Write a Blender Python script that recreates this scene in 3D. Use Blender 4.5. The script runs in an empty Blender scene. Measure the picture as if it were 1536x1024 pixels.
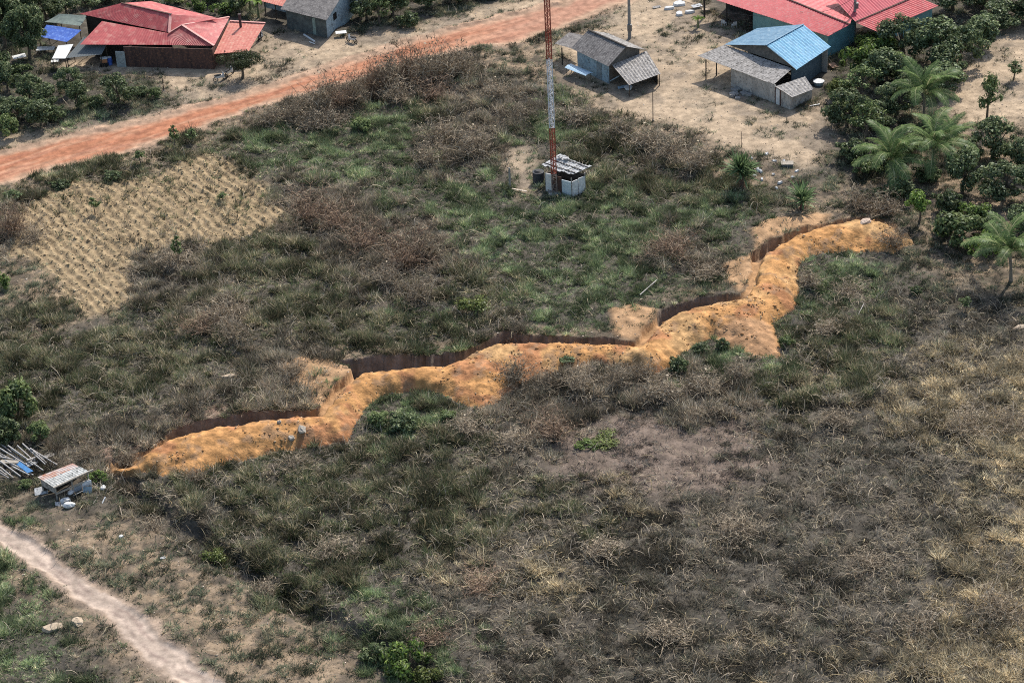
import bpy, math, random
import numpy as np
from mathutils import Vector, Matrix
random.seed(7); rng = np.random.default_rng(7)
scene = bpy.context.scene
col = scene.collection

# ------------------------------------------------------------------ camera geometry
F = 3627.0; TH = math.radians(31.0); RO = math.radians(3.0); CAMH = 120.0
fw = np.array([0, math.cos(TH), -math.sin(TH)]); r0 = np.array([1., 0, 0]); u0 = np.array([0, math.sin(TH), math.cos(TH)])
RR = r0*math.cos(RO) - u0*math.sin(RO); UU = u0*math.cos(RO) + r0*math.sin(RO)
def W(px, py, z=0.0):
    """point of the photograph (1536 x 1024) to the horizontal plane at height z"""
    d = fw*F + RR*(px-768) - UU*(py-512); t = (z-CAMH)/d[2]
    return np.array([d[0]*t, d[1]*t, z])
def WN(pts, z=0.0): return np.array([W(p[0], p[1], z)[:2] for p in pts])
def ppm(p):
    q = np.array([p[0], p[1], 0]) - np.array([0, 0, CAMH]); return F/(q @ fw)

cam = bpy.data.cameras.new('camera'); camo = bpy.data.objects.new('camera', cam); col.objects.link(camo)
M = Matrix(((RR[0], UU[0], -fw[0], 0), (RR[1], UU[1], -fw[1], 0), (RR[2], UU[2], -fw[2], CAMH), (0, 0, 0, 1)))
camo.matrix_world = M
cam.sensor_width = 36.0; cam.lens = F/1536*36.0; cam.clip_end = 8000; cam.clip_start = 1
scene.camera = camo

# ------------------------------------------------------------------ noise
def _h(ix, iy, s):
    n = (ix.astype(np.int64)*374761393 + iy.astype(np.int64)*668265263 + s*974711) & 0xffffffff
    n = ((n ^ (n >> 13))*1274126177) & 0xffffffff
    n = (n ^ (n >> 16)) & 0xffffffff
    return n/4294967295.0
def vn(x, y, s=0):
    x0 = np.floor(x); y0 = np.floor(y); fx = x-x0; fy = y-y0
    fx = fx*fx*(3-2*fx); fy = fy*fy*(3-2*fy)
    a = _h(x0, y0, s); b = _h(x0+1, y0, s); c = _h(x0, y0+1, s); d = _h(x0+1, y0+1, s)
    return (a*(1-fx)+b*fx)*(1-fy) + (c*(1-fx)+d*fx)*fy
def fbm(x, y, sc, octv=4, s=0):
    o = np.zeros_like(x, dtype=float); a = 1.0; t = 0
    for k in range(octv):
        ca, sa = math.cos(k*1.1+.4), math.sin(k*1.1+.4)
        o += a*vn((x*ca-y*sa)/sc*2**k+17.3*k, (x*sa+y*ca)/sc*2**k-9.1*k, s+k*13); t += a; a *= .55
    return o/t
def sstep(a, b, x):
    t = np.clip((x-a)/(b-a), 0, 1); return t*t*(3-2*t)
def segd(x, y, pts):
    """distance to an open polyline"""
    best = np.full(x.shape, 1e9)
    for i in range(len(pts)-1):
        ax, ay = pts[i]; bx, by = pts[i+1]; dx, dy = bx-ax, by-ay
        t = np.clip(((x-ax)*dx+(y-ay)*dy)/(dx*dx+dy*dy+1e-9), 0, 1)
        best = np.minimum(best, np.hypot(x-ax-t*dx, y-ay-t*dy))
    return best
def inside(x, y, pts):
    r = np.zeros(x.shape, bool); n = len(pts)
    for i in range(n):
        x1, y1 = pts[i]; x2, y2 = pts[(i+1) % n]
        if y1 == y2: continue
        c = ((y1 > y) != (y2 > y)) & (x < (x2-x1)*(y-y1)/(y2-y1)+x1)
        r ^= c
    return r
def sdf(x, y, pts):
    """signed distance, positive inside, only near the polygon"""
    x = np.asarray(x, float); y = np.asarray(y, float)
    out = np.full(x.shape, -50.0)
    lo = pts.min(0)-6; hi = pts.max(0)+6
    m = (x > lo[0]) & (x < hi[0]) & (y > lo[1]) & (y < hi[1])
    if m.any():
        xs, ys = x[m], y[m]
        d = segd(xs, ys, np.vstack([pts, pts[:1]])); ins = inside(xs, ys, pts)
        out[m] = np.where(ins, d, -d)
    return out

# ------------------------------------------------------------------ traced outlines
FAR = [(150,698),(190,687),(230,672),(256,648),(300,632),(360,621),(430,615),(476,616),(488,600),(505,580),(528,562),(522,552),(503,541),(560,533),(620,532),(680,529),(715,518),(745,503),(765,496),(790,502),(850,505),(920,507),(952,514),(962,500),(985,478),(987,467),(1010,456),(1060,446),(1114,440),(1122,425),(1128,400),(1125,380),(1150,362),(1190,347),(1230,337),(1262,330),(1300,325),(1345,337)]
CRE = [(180,706),(195,697),(235,672),(265,660),(320,647),(380,637),(440,630),(487,629),(500,606),(522,582),(545,562),(600,558),(670,554),(690,546),(715,532),(750,519),(820,518),(900,520),(965,523),(985,498),(1003,481),(1040,466),(1080,458),(1122,449),(1137,425),(1143,400),(1152,382),(1200,355),(1240,341),(1290,333),(1330,334),(1352,345)]
TOE = [(172,706),(185,705),(215,712),(290,714),(350,693),(420,680),(470,670),(520,662),(538,635),(552,606),(580,592),(620,588),(655,592),(690,606),(722,613),(748,603),(800,572),(850,557),(900,552),(945,557),(985,562),(1010,548),(1040,517),(1070,508),(1100,520),(1130,535),(1170,533),(1165,500),(1160,485),(1190,462),(1199,435),(1196,402),(1215,386),(1260,379),(1300,376),(1340,380),(1368,365),(1360,348)]
far = WN(FAR, 0.0); cre = WN(CRE, 0.8); toe = WN(TOE, 0.0)
cre[0] = WN([CRE[0]], 0.1)[0]
front_poly = np.vstack([cre, toe[::-1]]); back_poly = np.vstack([cre, far[::-1]])
APR = [WN(p) for p in (
 [(420,548),(460,533),(505,541),(528,562),(505,582),(488,602),(478,616),(455,590),(430,570)],
 [(912,472),(945,455),(987,465),(985,478),(962,500),(950,513),(925,505)],
 [(1085,400),(1125,380),(1132,400),(1128,425),(1114,440),(1090,425)],
 [(1128,348),(1150,332),(1190,325),(1250,322),(1230,340),(1190,347),(1150,362),(1130,375)])]
ROAD_U = [(-160,262),(-40,236),(0,227),(109,203),(205,184),(287,161),(350,145),(420,123),(489,101),(555,79),(607,63),(653,49),(730,30),(800,13.7),(850,1),(930,-25),(1050,-60)]
ROAD_L = [(-160,318),(-40,287),(0,277),(82,252),(191,227),(273,202),(330,180),(380,162),(420,152),(500,130),(566,110),(640,88),(694,73),(760,66),(810,52),(850,38),(880,24),(945,0),(1010,-25),(1110,-60)]
PATH_R = [(-120,712),(0,783),(57,815),(104,852),(156,886),(198,914),(234,942),(275,977),(330,1023),(400,1090)]
PATH_L = [(-120,760),(0,816),(39,843),(104,887),(146,916),(182,950),(221,989),(260,1023),(330,1090)]
FIELD = [(10,322),(108,273),(205,268),(249,250),(308,226),(352,247),(390,279),(428,323),(396,349),(322,367),(272,364),(234,382),(199,387),(188,405),(205,449),(160,478),(122,466),(95,425),(58,398),(14,380)]
road_p = np.vstack([WN(ROAD_U), WN(ROAD_L)[::-1]]); path_p = np.vstack([WN(PATH_R), WN(PATH_L)[::-1]]); field_p = WN(FIELD)
YARDS = [(WN(p), w) for p, w in (
 ([(60,96),(110,92),(185,92),(330,96),(395,62),(385,28),(420,40),(470,52),(545,52),(600,58),(555,79),(489,101),(420,123),(350,145),(300,155),(255,158),(248,135),(240,118),(190,112),(150,110),(100,108)], 1.5),
 ([(925,0),(1000,-25),(1045,-15),(1060,20),(1110,50),(1150,150),(1190,172),(1245,150),(1248,240),(1215,255),(1180,235),(1120,232),(1085,222),(1045,200),(1000,182),(930,168),(880,140),(830,110),(830,70),(860,45),(905,28)], 2.0),
 ([(1395,100),(1440,70),(1500,40),(1600,30),(1700,150),(1560,180),(1500,195),(1440,195),(1410,160)], 2.0),
 ([(-60,205),(60,200),(110,190),(200,172),(280,150),(300,155),(205,182),(109,200),(0,224),(-60,240)], 1.5),
 ([(745,205),(790,215),(812,245),(812,285),(780,295),(765,270),(750,240)], 1.5),
 ([(480,60),(560,45),(640,30),(740,8),(830,-10),(850,0),(730,28),(653,48),(607,62),(555,78),(500,90)], 1.5))]
# loose, half overgrown soil
SPARSE = [(WN(p), w) for p, w in (
 ([(690,78),(760,64),(830,50),(850,75),(845,110),(800,125),(740,110),(695,100)], 2.0),
 ([(120,690),(200,652),(300,612),(400,596),(470,594),(478,616),(360,621),(250,642),(150,697)], 1.2),
 ([(440,536),(500,520),(620,516),(720,508),(745,495),(800,485),(930,490),(960,505),(950,514),(850,507),(790,504),(765,498),(715,519),(620,534),(503,543)], .8),
 ([(0,740),(60,770),(200,775),(300,840),(400,890),(480,950),(560,1000),(600,1100),(420,1100),(330,1023),(275,977),(198,914),(104,852),(0,783)], 3.0),
 ([(-80,752),(0,816),(39,843),(104,887),(146,916),(182,950),(260,1023),(230,1060),(150,960),(60,900),(-80,830)], 2.5),
 ([(0,350),(60,360),(120,400),(135,455),(160,480),(60,500),(0,450)], 3.0),
 ([(-60,245),(0,272),(82,250),(191,225),(273,200),(330,178),(420,150),(400,180),(320,215),(240,245),(110,265),(30,300),(-60,310)], 2.0),
 ([(960,470),(1100,400),(1200,300),(1380,250),(1380,330),(1130,375),(1085,440),(985,465)], 3.5),
 ([(1380,180),(1536,180),(1600,420),(1536,440),(1400,420),(1370,330)], 3.0),
 ([(840,110),(1000,185),(1110,225),(1200,270),(1100,290),(1010,250),(900,180)], 3.0))]
DULL = WN([(860,640),(940,615),(1000,625),(1100,620),(1170,640),(1170,700),(1090,740),(980,745),(880,730),(830,690)])
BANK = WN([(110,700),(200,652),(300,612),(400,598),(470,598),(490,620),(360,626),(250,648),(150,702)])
ditch = WN([(178,700),(195,735),(240,775),(300,810),(350,845),(420,890),(480,925),(560,965),(640,1030),(700,1090)])
MOUND_BACK_TRIM = 0.0

def terrain(x, y, full=True):
    """height and masks for any points of the ground"""
    x = np.asarray(x, float); y = np.asarray(y, float)
    jx = x + 1.5*(fbm(x, y, 2.2, 4, 5)-.5); jy = y + 1.5*(fbm(x, y, 2.2, 4, 9)-.5)
    m = {}
    m['road'] = sdf(jx, jy, road_p); m['path'] = sdf(jx, jy, path_p); m['field'] = sdf(jx, jy, field_p)
    fj = .65
    kx = x+fj*(fbm(x, y, .9, 3, 31)-.5); ky = y+fj*(fbm(x, y, .9, 3, 37)-.5)
    yard = np.zeros_like(x); 
    jx2 = x + 4*(fbm(x, y, 5, 4, 15)-.5); jy2 = y + 4*(fbm(x, y, 5, 4, 19)-.5)
    for p, w in YARDS: yard = np.maximum(yard, sstep(-w, w, sdf(jx2, jy2, p)))
    sp = np.zeros_like(x)
    for p, w in SPARSE: sp = np.maximum(sp, sstep(-w, w, sdf(jx2, jy2, p)))
    m['yard'] = yard; m['sparse'] = sp
    f_in = inside(kx, ky, front_poly); b_in = inside(kx, ky, back_poly) & ~f_in
    near = (f_in | b_in)
    z = np.zeros_like(x)
    mound = np.zeros_like(x); trench = np.zeros_like(x)
    if near.any():
        xs, ys = kx[near], ky[near]
        dc = segd(xs, ys, cre); dt = segd(xs, ys, toe); df = segd(xs, ys, far)
        fi = f_in[near]
        hc = 1.02*(.88+.24*fbm(xs, ys, 3.0, 2, 71))
        endf = sstep(0, 3.5, np.hypot(xs-cre[0, 0], ys-cre[0, 1]))*sstep(0, 3.0, np.hypot(xs-cre[-1, 0], ys-cre[-1, 1]))
        hc = hc*endf
        s = dt/(dt+dc+1e-6)
        hf = hc*(1-(1-s)**2.0)+.30*np.sin(np.pi*np.clip(s, 0, 1))*hc*(.4+1.2*fbm(xs, ys, 1.7, 2, 73))
        wd = dc+df; sb = dc/(wd+1e-6)
        depth = 2.2*sstep(1.0, 3.9, wd); m_w = np.zeros_like(x); m_w[near] = wd; m['wd'] = m_w
        depth = depth*(1-.75*sstep(38, 41, xs))
        zb = hc*(1-sstep(0, .35, sb)) - depth*sstep(.25, .6, sb)*(1-sstep(.93, .985, sb))
        hh = np.where(fi, hf, zb)
        z[near] = hh
        mound[near] = np.where(fi, 1.0, (sb < .42)*1.0); trench[near] = np.where(fi, 0.0, (sb >= .42)*1.0)
    if 'wd' not in m: m['wd'] = np.zeros_like(x)
    m['mound'] = mound; m['trench'] = trench
    ap = np.zeros_like(x)
    for p in APR: ap = np.maximum(ap, sstep(-.5, .5, sdf(jx, jy, p)))
    m['apron'] = ap*(1-near)
    dd = segd(x+1.2*(fbm(x, y, 2, 2, 41)-.5), y, ditch); m['ditch'] = 1-sstep(.5, 1.8, dd)
    rd = sstep(-.1, .6, m['road']); pt = sstep(-.1, .5, m['path'])
    bare = np.clip(np.maximum.reduce([yard, rd, pt, (near*1.0)]), 0, 1)
    wild = 1-bare
    fl = sstep(-1.3, 1.2, m['field']+3.0*(fbm(x, y, 1.6, 3, 91)-.5))*(1-bare)
    m['fieldw'] = fl
    z += wild*(1-fl)*(1-.5*sp)*(.95*(fbm(x, y, 3.2, 4, 51)-.45))
    z += wild*(1-fl)*.10*(fbm(x, y, .7, 2, 55)-.5)
    z += yard*(1-near)*(1-rd)*.10*(fbm(x, y, 1.6, 4, 57)-.5)
    z += -.9*m['ditch']*wild
    z += m['apron']*.35*fbm(x, y, 1.4, 3, 61)
    z += near*(.20*(fbm(x, y, .5, 3, 63)-.5)+.24*(fbm(x, y, 1.9, 3, 65)-.5))*(1-.5*trench)
    z -= mound*.12*sstep(.62, .72, fbm(x, y, .8, 3, 64))
    # ruts on road and track
    for key, mk in (('road', rd), ('path', pt)):
        z += mk*(-.10+.06*(fbm(x, y, 1.4, 3, 67)-.5))
    z += (sstep(-1.6, -.3, m['road'])*(1-sstep(-.3, .3, m['road'])))*.14*(1-near)*fbm(x, y, .8, 2, 68)
    # furrows of the plot : rows run down to the right in the photograph
    a0 = W(108, 279); a1 = W(187, 346); dv = (a1-a0)[:2]; dv = dv/np.hypot(*dv)
    u = (x-a0[0])*(-dv[1])+(y-a0[1])*dv[0]; v = (x-a0[0])*dv[0]+(y-a0[1])*dv[1]
    u = u+1.0*(fbm(x, y, 2.6, 3, 81)-.5)
    row = .5+.5*np.cos(u/1.0*2*math.pi)
    clod = fbm(x, y, .55, 3, 83)
    z += fl*(.19*row*(.2+1.6*clod)+.22*(clod-.5))
    m['row'] = row; m['clod'] = clod
    m['near'] = near*1.0; m['rd'] = rd; m['pt'] = pt; m['bare'] = bare
    return z, m

def gz(x, y):
    return float(terrain(np.array([x, y*0+x])[:1], np.array([y]))[0][0])

# ------------------------------------------------------------------ node materials
def newmat(name):
    m = bpy.data.materials.new(name); m.use_nodes = True; nt = m.node_tree; nt.nodes.clear()
    out = nt.nodes.new('ShaderNodeOutputMaterial'); return m, nt, out
def N(nt, t, **kw):
    n = nt.nodes.new(t)
    for k, v in kw.items():
        if k in n.inputs: n.inputs[k].default_value = v
        else: setattr(n, k, v)
    return n
MATS = {}
def mat(name, c1, c2=None, scale=3.0, rough=.85, bump=.0, metal=0.0, c3=None, s3=14.0, streak=None, spec=.25):
    if name in MATS: return MATS[name]
    m, nt, out = newmat(name); c2 = c2 or tuple(v*.7 for v in c1)
    tc = N(nt, 'ShaderNodeTexCoord'); mp = N(nt, 'ShaderNodeMapping')
    nt.links.new(tc.outputs['Object'], mp.inputs['Vector'])
    if streak: mp.inputs['Scale'].default_value = streak
    no = N(nt, 'ShaderNodeTexNoise'); no.inputs['Scale'].default_value = scale; no.inputs['Detail'].default_value = 6; no.inputs['Roughness'].default_value = .65
    nt.links.new(mp.outputs[0], no.inputs['Vector'])
    r = N(nt, 'ShaderNodeValToRGB'); r.color_ramp.elements[0].position = .38; r.color_ramp.elements[1].position = .62
    r.color_ramp.elements[0].color = (*c2, 1); r.color_ramp.elements[1].color = (*c1, 1)
    nt.links.new(no.outputs['Fac'], r.inputs['Fac']); last = r.outputs['Color']
    if c3:
        n2 = N(nt, 'ShaderNodeTexNoise'); n2.inputs['Scale'].default_value = s3; n2.inputs['Detail'].default_value = 5
        nt.links.new(tc.outputs['Object'], n2.inputs['Vector'])
        r2 = N(nt, 'ShaderNodeValToRGB'); r2.color_ramp.elements[0].position = .52; r2.color_ramp.elements[1].position = .68
        nt.links.new(n2.outputs['Fac'], r2.inputs['Fac'])
        mx = N(nt, 'ShaderNodeMixRGB'); mx.inputs[2].default_value = (*c3, 1)
        nt.links.new(r2.outputs['Color'], mx.inputs[0]); nt.links.new(last, mx.inputs[1]); last = mx.outputs[0]
    b = N(nt, 'ShaderNodeBsdfPrincipled'); b.inputs['Roughness'].default_value = rough; b.inputs['Metallic'].default_value = metal
    b.inputs['Specular IOR Level'].default_value = spec
    nt.links.new(last, b.inputs['Base Color'])
    if bump:
        bp = N(nt, 'ShaderNodeBump'); bp.inputs['Strength'].default_value = bump; bp.inputs['Distance'].default_value = .05
        nt.links.new(no.outputs['Fac'], bp.inputs['Height']); nt.links.new(bp.outputs[0], b.inputs['Normal'])
    nt.links.new(b.outputs[0], out.inputs[0]); MATS[name] = m; return m

def soil_mat(name, fine, bump, dist=.08):
    m, nt, out = newmat(name)
    at = N(nt, 'ShaderNodeAttribute'); at.attribute_name = 'col'
    geo = N(nt, 'ShaderNodeNewGeometry')
    n1 = N(nt, 'ShaderNodeTexNoise'); n1.inputs['Scale'].default_value = 5.0; n1.inputs['Detail'].default_value = 8; n1.inputs['Roughness'].default_value = .72
    n2 = N(nt, 'ShaderNodeTexNoise'); n2.inputs['Scale'].default_value = 1.1; n2.inputs['Detail'].default_value = 5
    vo = N(nt, 'ShaderNodeTexVoronoi'); vo.inputs['Scale'].default_value = 4.5
    for n in (n1, n2, vo): nt.links.new(geo.outputs['Position'], n.inputs['Vector'])
    mr = N(nt, 'ShaderNodeMapRange'); mr.inputs[1].default_value = .3; mr.inputs[2].default_value = .7; mr.inputs[3].default_value = 1-fine; mr.inputs[4].default_value = 1+fine
    nt.links.new(n1.outputs['Fac'], mr.inputs[0])
    mr2 = N(nt, 'ShaderNodeMapRange'); mr2.inputs[1].default_value = .35; mr2.inputs[2].default_value = .65; mr2.inputs[3].default_value = .78; mr2.inputs[4].default_value = 1.22
    nt.links.new(n2.outputs['Fac'], mr2.inputs[0])
    mu = N(nt, 'ShaderNodeMath', operation='MULTIPLY'); nt.links.new(mr.outputs[0], mu.inputs[0]); nt.links.new(mr2.outputs[0], mu.inputs[1])
    vm = N(nt, 'ShaderNodeVectorMath', operation='SCALE'); nt.links.new(at.outputs['Color'], vm.inputs[0]); nt.links.new(mu.outputs[0], vm.inputs['Scale'])
    ad = N(nt, 'ShaderNodeMath', operation='ADD'); nt.links.new(n1.outputs['Fac'], ad.inputs[0])
    m5 = N(nt, 'ShaderNodeMath', operation='MULTIPLY'); m5.inputs[1].default_value = -.5; nt.links.new(vo.outputs['Distance'], m5.inputs[0]); nt.links.new(m5.outputs[0], ad.inputs[1])
    bp = N(nt, 'ShaderNodeBump'); bp.inputs['Strength'].default_value = bump; bp.inputs['Distance'].default_value = dist
    nt.links.new(ad.outputs[0], bp.inputs['Height'])
    b = N(nt, 'ShaderNodeBsdfPrincipled'); b.inputs['Roughness'].default_value = .95; b.inputs['Specular IOR Level'].default_value = .1
    nt.links.new(vm.outputs[0], b.inputs['Base Color']); nt.links.new(bp.outputs[0], b.inputs['Normal'])
    nt.links.new(b.outputs[0], out.inputs[0]); return m

def leaf_mat(name, trans=.3, var=.25, gloss=.0):
    m, nt, out = newmat(name)
    at = N(nt, 'ShaderNodeAttribute'); at.attribute_name = 'col'
    oi = N(nt, 'ShaderNodeObjectInfo')
    mr = N(nt, 'ShaderNodeMapRange'); mr.inputs[3].default_value = 1-var; mr.inputs[4].default_value = 1+var
    nt.links.new(oi.outputs['Random'], mr.inputs[0])
    vm = N(nt, 'ShaderNodeVectorMath', operation='SCALE'); nt.links.new(at.outputs['Color'], vm.inputs[0]); nt.links.new(mr.outputs[0], vm.inputs['Scale'])
    d = N(nt, 'ShaderNodeBsdfDiffuse'); t = N(nt, 'ShaderNodeBsdfTranslucent'); mx = N(nt, 'ShaderNodeMixShader'); mx.inputs[0].default_value = trans
    nt.links.new(vm.outputs[0], d.inputs[0]); nt.links.new(vm.outputs[0], t.inputs[0])
    nt.links.new(d.outputs[0], mx.inputs[1]); nt.links.new(t.outputs[0], mx.inputs[2]); last = mx
    if gloss:
        g = N(nt, 'ShaderNodeBsdfGlossy'); g.inputs['Roughness'].default_value = .38; g.inputs[0].default_value = (.9, .95, 1, 1)
        m2 = N(nt, 'ShaderNodeMixShader'); m2.inputs[0].default_value = gloss
        nt.links.new(mx.outputs[0], m2.inputs[1]); nt.links.new(g.outputs[0], m2.inputs[2]); last = m2
    nt.links.new(last.outputs[0], out.inputs[0]); return m

# ------------------------------------------------------------------ mesh helpers
def rawmesh(name, V, T, cols=None, k=3, smooth=False):
    """V (n,3), T (m,k) index array"""
    V = np.ascontiguousarray(V, np.float32); T = np.ascontiguousarray(T, np.int32)
    me = bpy.data.meshes.new(name); me.vertices.add(len(V)); me.vertices.foreach_set('co', V.ravel())
    me.loops.add(T.size); me.loops.foreach_set('vertex_index', T.ravel())
    me.polygons.add(len(T)); me.polygons.foreach_set('loop_start', np.arange(0, T.size, k, dtype=np.int32))
    if smooth: me.polygons.foreach_set('use_smooth', np.ones(len(T), bool))
    if cols is not None:
        a = me.color_attributes.new('col', 'FLOAT_COLOR', 'POINT')
        c = np.ones((len(V), 4), np.float32); c[:, :3] = cols; a.data.foreach_set('color', c.ravel())
    me.update(calc_edges=True); return me
def link(name, me, material=None, parent=None, loc=None):
    o = bpy.data.objects.new(name, me); col.objects.link(o)
    if material is not None: me.materials.append(material)
    if parent is not None: o.parent = parent
    if loc is not None: o.location = loc
    return o
def tag(o, label=None, cat=None, group=None, kind=None):
    if label: o['label'] = label
    if cat: o['category'] = cat
    if group: o['group'] = group
    if kind: o['kind'] = kind
    return o
def thing(name, label, cat, loc, group=None, rz=0.0, sc=None):
    o = bpy.data.objects.new(name, None); col.objects.link(o); o.location = loc; o.rotation_euler = (0, 0, rz)
    o.empty_display_size = .3
    if sc: o.scale = sc
    return tag(o, label, cat, group)
def copy_tree(src, loc, rz=0, sc=(1, 1, 1), label=None, group=None, cat=None):
    c = src.copy(); col.objects.link(c); c.location = loc; c.rotation_euler = (0, 0, rz); c.scale = sc
    if label: c['label'] = label
    if group: c['group'] = group
    if cat: c['category'] = cat
    for ch in list(src.children):
        d = ch.copy(); col.objects.link(d); d.parent = c
        for g in list(ch.children):
            e = g.copy(); col.objects.link(e); e.parent = d
    return c

class MB:
    def __init__(s): s.v = []; s.f = []
    def _a(s, pts): n = len(s.v); s.v += [tuple(float(c) for c in p) for p in pts]; return n
    def quad(s, a, b, c, d): n = s._a([a, b, c, d]); s.f.append((n, n+1, n+2, n+3))
    def tri(s, a, b, c): n = s._a([a, b, c]); s.f.append((n, n+1, n+2))
    def hexa(s, lo, hi):
        n = s._a(list(lo)+list(hi)); k = len(lo)
        s.f.append(tuple(n+k-1-i for i in range(k))); s.f.append(tuple(n+k+i for i in range(k)))
        for i in range(k): j = (i+1) % k; s.f.append((n+i, n+j, n+k+j, n+k+i))
    def box(s, c, size, rz=0.0, tilt=None):
        hx, hy, hz = [q/2 for q in size]; ca, sa = math.cos(rz), math.sin(rz)
        def t(x, y, z): return (c[0]+x*ca-y*sa, c[1]+x*sa+y*ca, c[2]+z)
        q = [(-hx, -hy), (hx, -hy), (hx, hy), (-hx, hy)]
        s.hexa([t(x, y, -hz) for x, y in q], [t(x, y, hz) for x, y in q])
    def beam(s, p, q, w=.08, h=None):
        p = np.array(p, float); q = np.array(q, float); h = h or w; d = q-p; L = np.linalg.norm(d); d /= L
        up = np.array([0, 0, 1.]) if abs(d[2]) < .95 else np.array([0, 1., 0])
        a = np.cross(d, up); a /= np.linalg.norm(a); b = np.cross(a, d)
        c = [(-w/2, -h/2), (w/2, -h/2), (w/2, h/2), (-w/2, h/2)]
        s.hexa([p+a*x+b*y for x, y in c], [q+a*x+b*y for x, y in c])
    def tube(s, pts, rad, n=7, cap=True):
        pts = [np.array(p, float) for p in pts]
        if not hasattr(rad, '__len__'): rad = [rad]*len(pts)
        rings = []
        for i, p in enumerate(pts):
            d = pts[min(i+1, len(pts)-1)]-pts[max(i-1, 0)]; d /= np.linalg.norm(d)+1e-9
            up = np.array([0, 0, 1.]) if abs(d[2]) < .9 else np.array([0, 1., 0])
            a = np.cross(d, up); a /= np.linalg.norm(a); b = np.cross(d, a)
            rings.append(s._a([p+rad[i]*(math.cos(2*math.pi*k/n)*a+math.sin(2*math.pi*k/n)*b) for k in range(n)]))
        for r1, r2 in zip(rings[:-1], rings[1:]):
            for k in range(n): j = (k+1) % n; s.f.append((r1+k, r1+j, r2+j, r2+k))
        if cap: s.f.append(tuple(rings[0]+k for k in range(n))[::-1]); s.f.append(tuple(rings[-1]+k for k in range(n)))
    def sheet(s, a, b, c, d, pitch=.3, amp=.03, th=.012, rows=6, sag=.03, seed=0, warp=0.0):
        """corrugated sheet: waves count along a-b, ribs run a-d"""
        a, b, c, d = [np.array(p, float) for p in (a, b, c, d)]
        rr = random.Random(seed); L = np.linalg.norm(b-a); nu = max(2, int(L/pitch*4)); nrm = np.cross(b-a, d-a); nrm /= np.linalg.norm(nrm)
        if nrm[2] < 0: nrm = -nrm
        top = []
        sg = [rr.uniform(-1, 1) for _ in range(int(L)+3)]
        for j in range(rows+1):
            t = j/rows
            for i in range(nu+1):
                u = i/nu; p = (a*(1-u)+b*u)*(1-t)+(d*(1-u)+c*u)*t
                k = u*L; k0 = int(k); w = sg[k0]*(1-(k-k0))+sg[k0+1]*(k-k0)
                hh = (amp*math.cos(i*math.pi/2) if amp else 0)+sag*w*(.4+t*(1-t))+warp*math.sin(t*math.pi)
                top.append(p+nrm*hh)
        n1 = s._a(top); n2 = s._a([p-nrm*th for p in top]); W_ = nu+1
        for j in range(rows):
            for i in range(nu):
                q = (j*W_+i, j*W_+i+1, (j+1)*W_+i+1, (j+1)*W_+i)
                s.f.append(tuple(n1+k for k in q)); s.f.append(tuple(n2+k for k in q[::-1]))
        for i in range(nu):
            s.f.append((n1+i, n2+i, n2+i+1, n1+i+1)); k = rows*W_+i; s.f.append((n1+k, n1+k+1, n2+k+1, n2+k))
        for j in range(rows):
            k = j*W_; s.f.append((n1+k, n1+k+W_, n2+k+W_, n2+k)); k = j*W_+nu; s.f.append((n1+k, n2+k, n2+k+W_, n1+k+W_))
    def slab(s, pts, th=.06):
        s.hexa([(p[0], p[1], p[2]-th) for p in pts], pts)
    def wall(s, p, q, z0, zp, zq, th=.12):
        p = np.array(p[:2], float); q = np.array(q[:2], float); d = q-p; d /= np.linalg.norm(d); n = np.array([-d[1], d[0]])*th/2
        lo = [(*(p-n), z0), (*(q-n), z0), (*(q+n), z0), (*(p+n), z0)]
        hi = [(*(p-n), zp), (*(q-n), zq), (*(q+n), zq), (*(p+n), zp)]
        s.hexa(lo, hi)
    def mesh(s, name, origin=(0, 0, 0), smooth=False):
        me = bpy.data.meshes.new(name); o = np.array(origin, float)
        me.from_pydata([tuple(np.array(p)-o) for p in s.v], [], s.f); me.update()
        if smooth:
            for p in me.polygons: p.use_smooth = True
        return me
def part(name, mb, material, root, smooth=False, origin=None, label=None):
    o0 = origin if origin is not None else tuple(root.location)
    o = link(name, mb.mesh(name, o0, smooth), material, root)
    if label: o['label'] = label
    return o

exec_stages = []
# ------------------------------------------------------------------ world and sun
w = bpy.data.worlds.new('World'); scene.world = w; w.use_nodes = True
SUN_EL, SUN_AZ = math.radians(47), math.radians(27)     # azimuth from +Y towards +X
nt = w.node_tree; bg = nt.nodes['Background']; sk = nt.nodes.new('ShaderNodeTexSky'); sk.sky_type = 'NISHITA'; sk.sun_disc = False
sk.sun_elevation = SUN_EL; sk.sun_rotation = SUN_AZ; sk.air_density = 1.3; sk.dust_density = 2.0
nt.links.new(sk.outputs[0], bg.inputs[0]); bg.inputs[1].default_value = 0.15
sl = bpy.data.lights.new('sun', 'SUN'); sl.energy = 4.4; sl.angle = math.radians(.6); sl.color = (1, .95, .87)
so = bpy.data.objects.new('sun', sl); col.objects.link(so)
sd = Vector((math.sin(SUN_AZ)*math.cos(SUN_EL), math.cos(SUN_AZ)*math.cos(SUN_EL), math.sin(SUN_EL)))
so.rotation_euler = sd.to_track_quat('Z', 'Y').to_euler(); so.location = sd*200
scene.view_settings.view_transform = 'Standard'; scene.view_settings.look = 'None'
scene.view_settings.exposure = 0.28; scene.view_settings.gamma = 1.0
scene.cycles.max_bounces = 5; scene.cycles.diffuse_bounces = 2; scene.cycles.transmission_bounces = 3; scene.cycles.transparent_max_bounces = 6
scene.cycles.use_denoising = False
scene.cycles.pixel_filter_type = 'BLACKMAN_HARRIS'; scene.cycles.filter_width = 1.05

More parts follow.
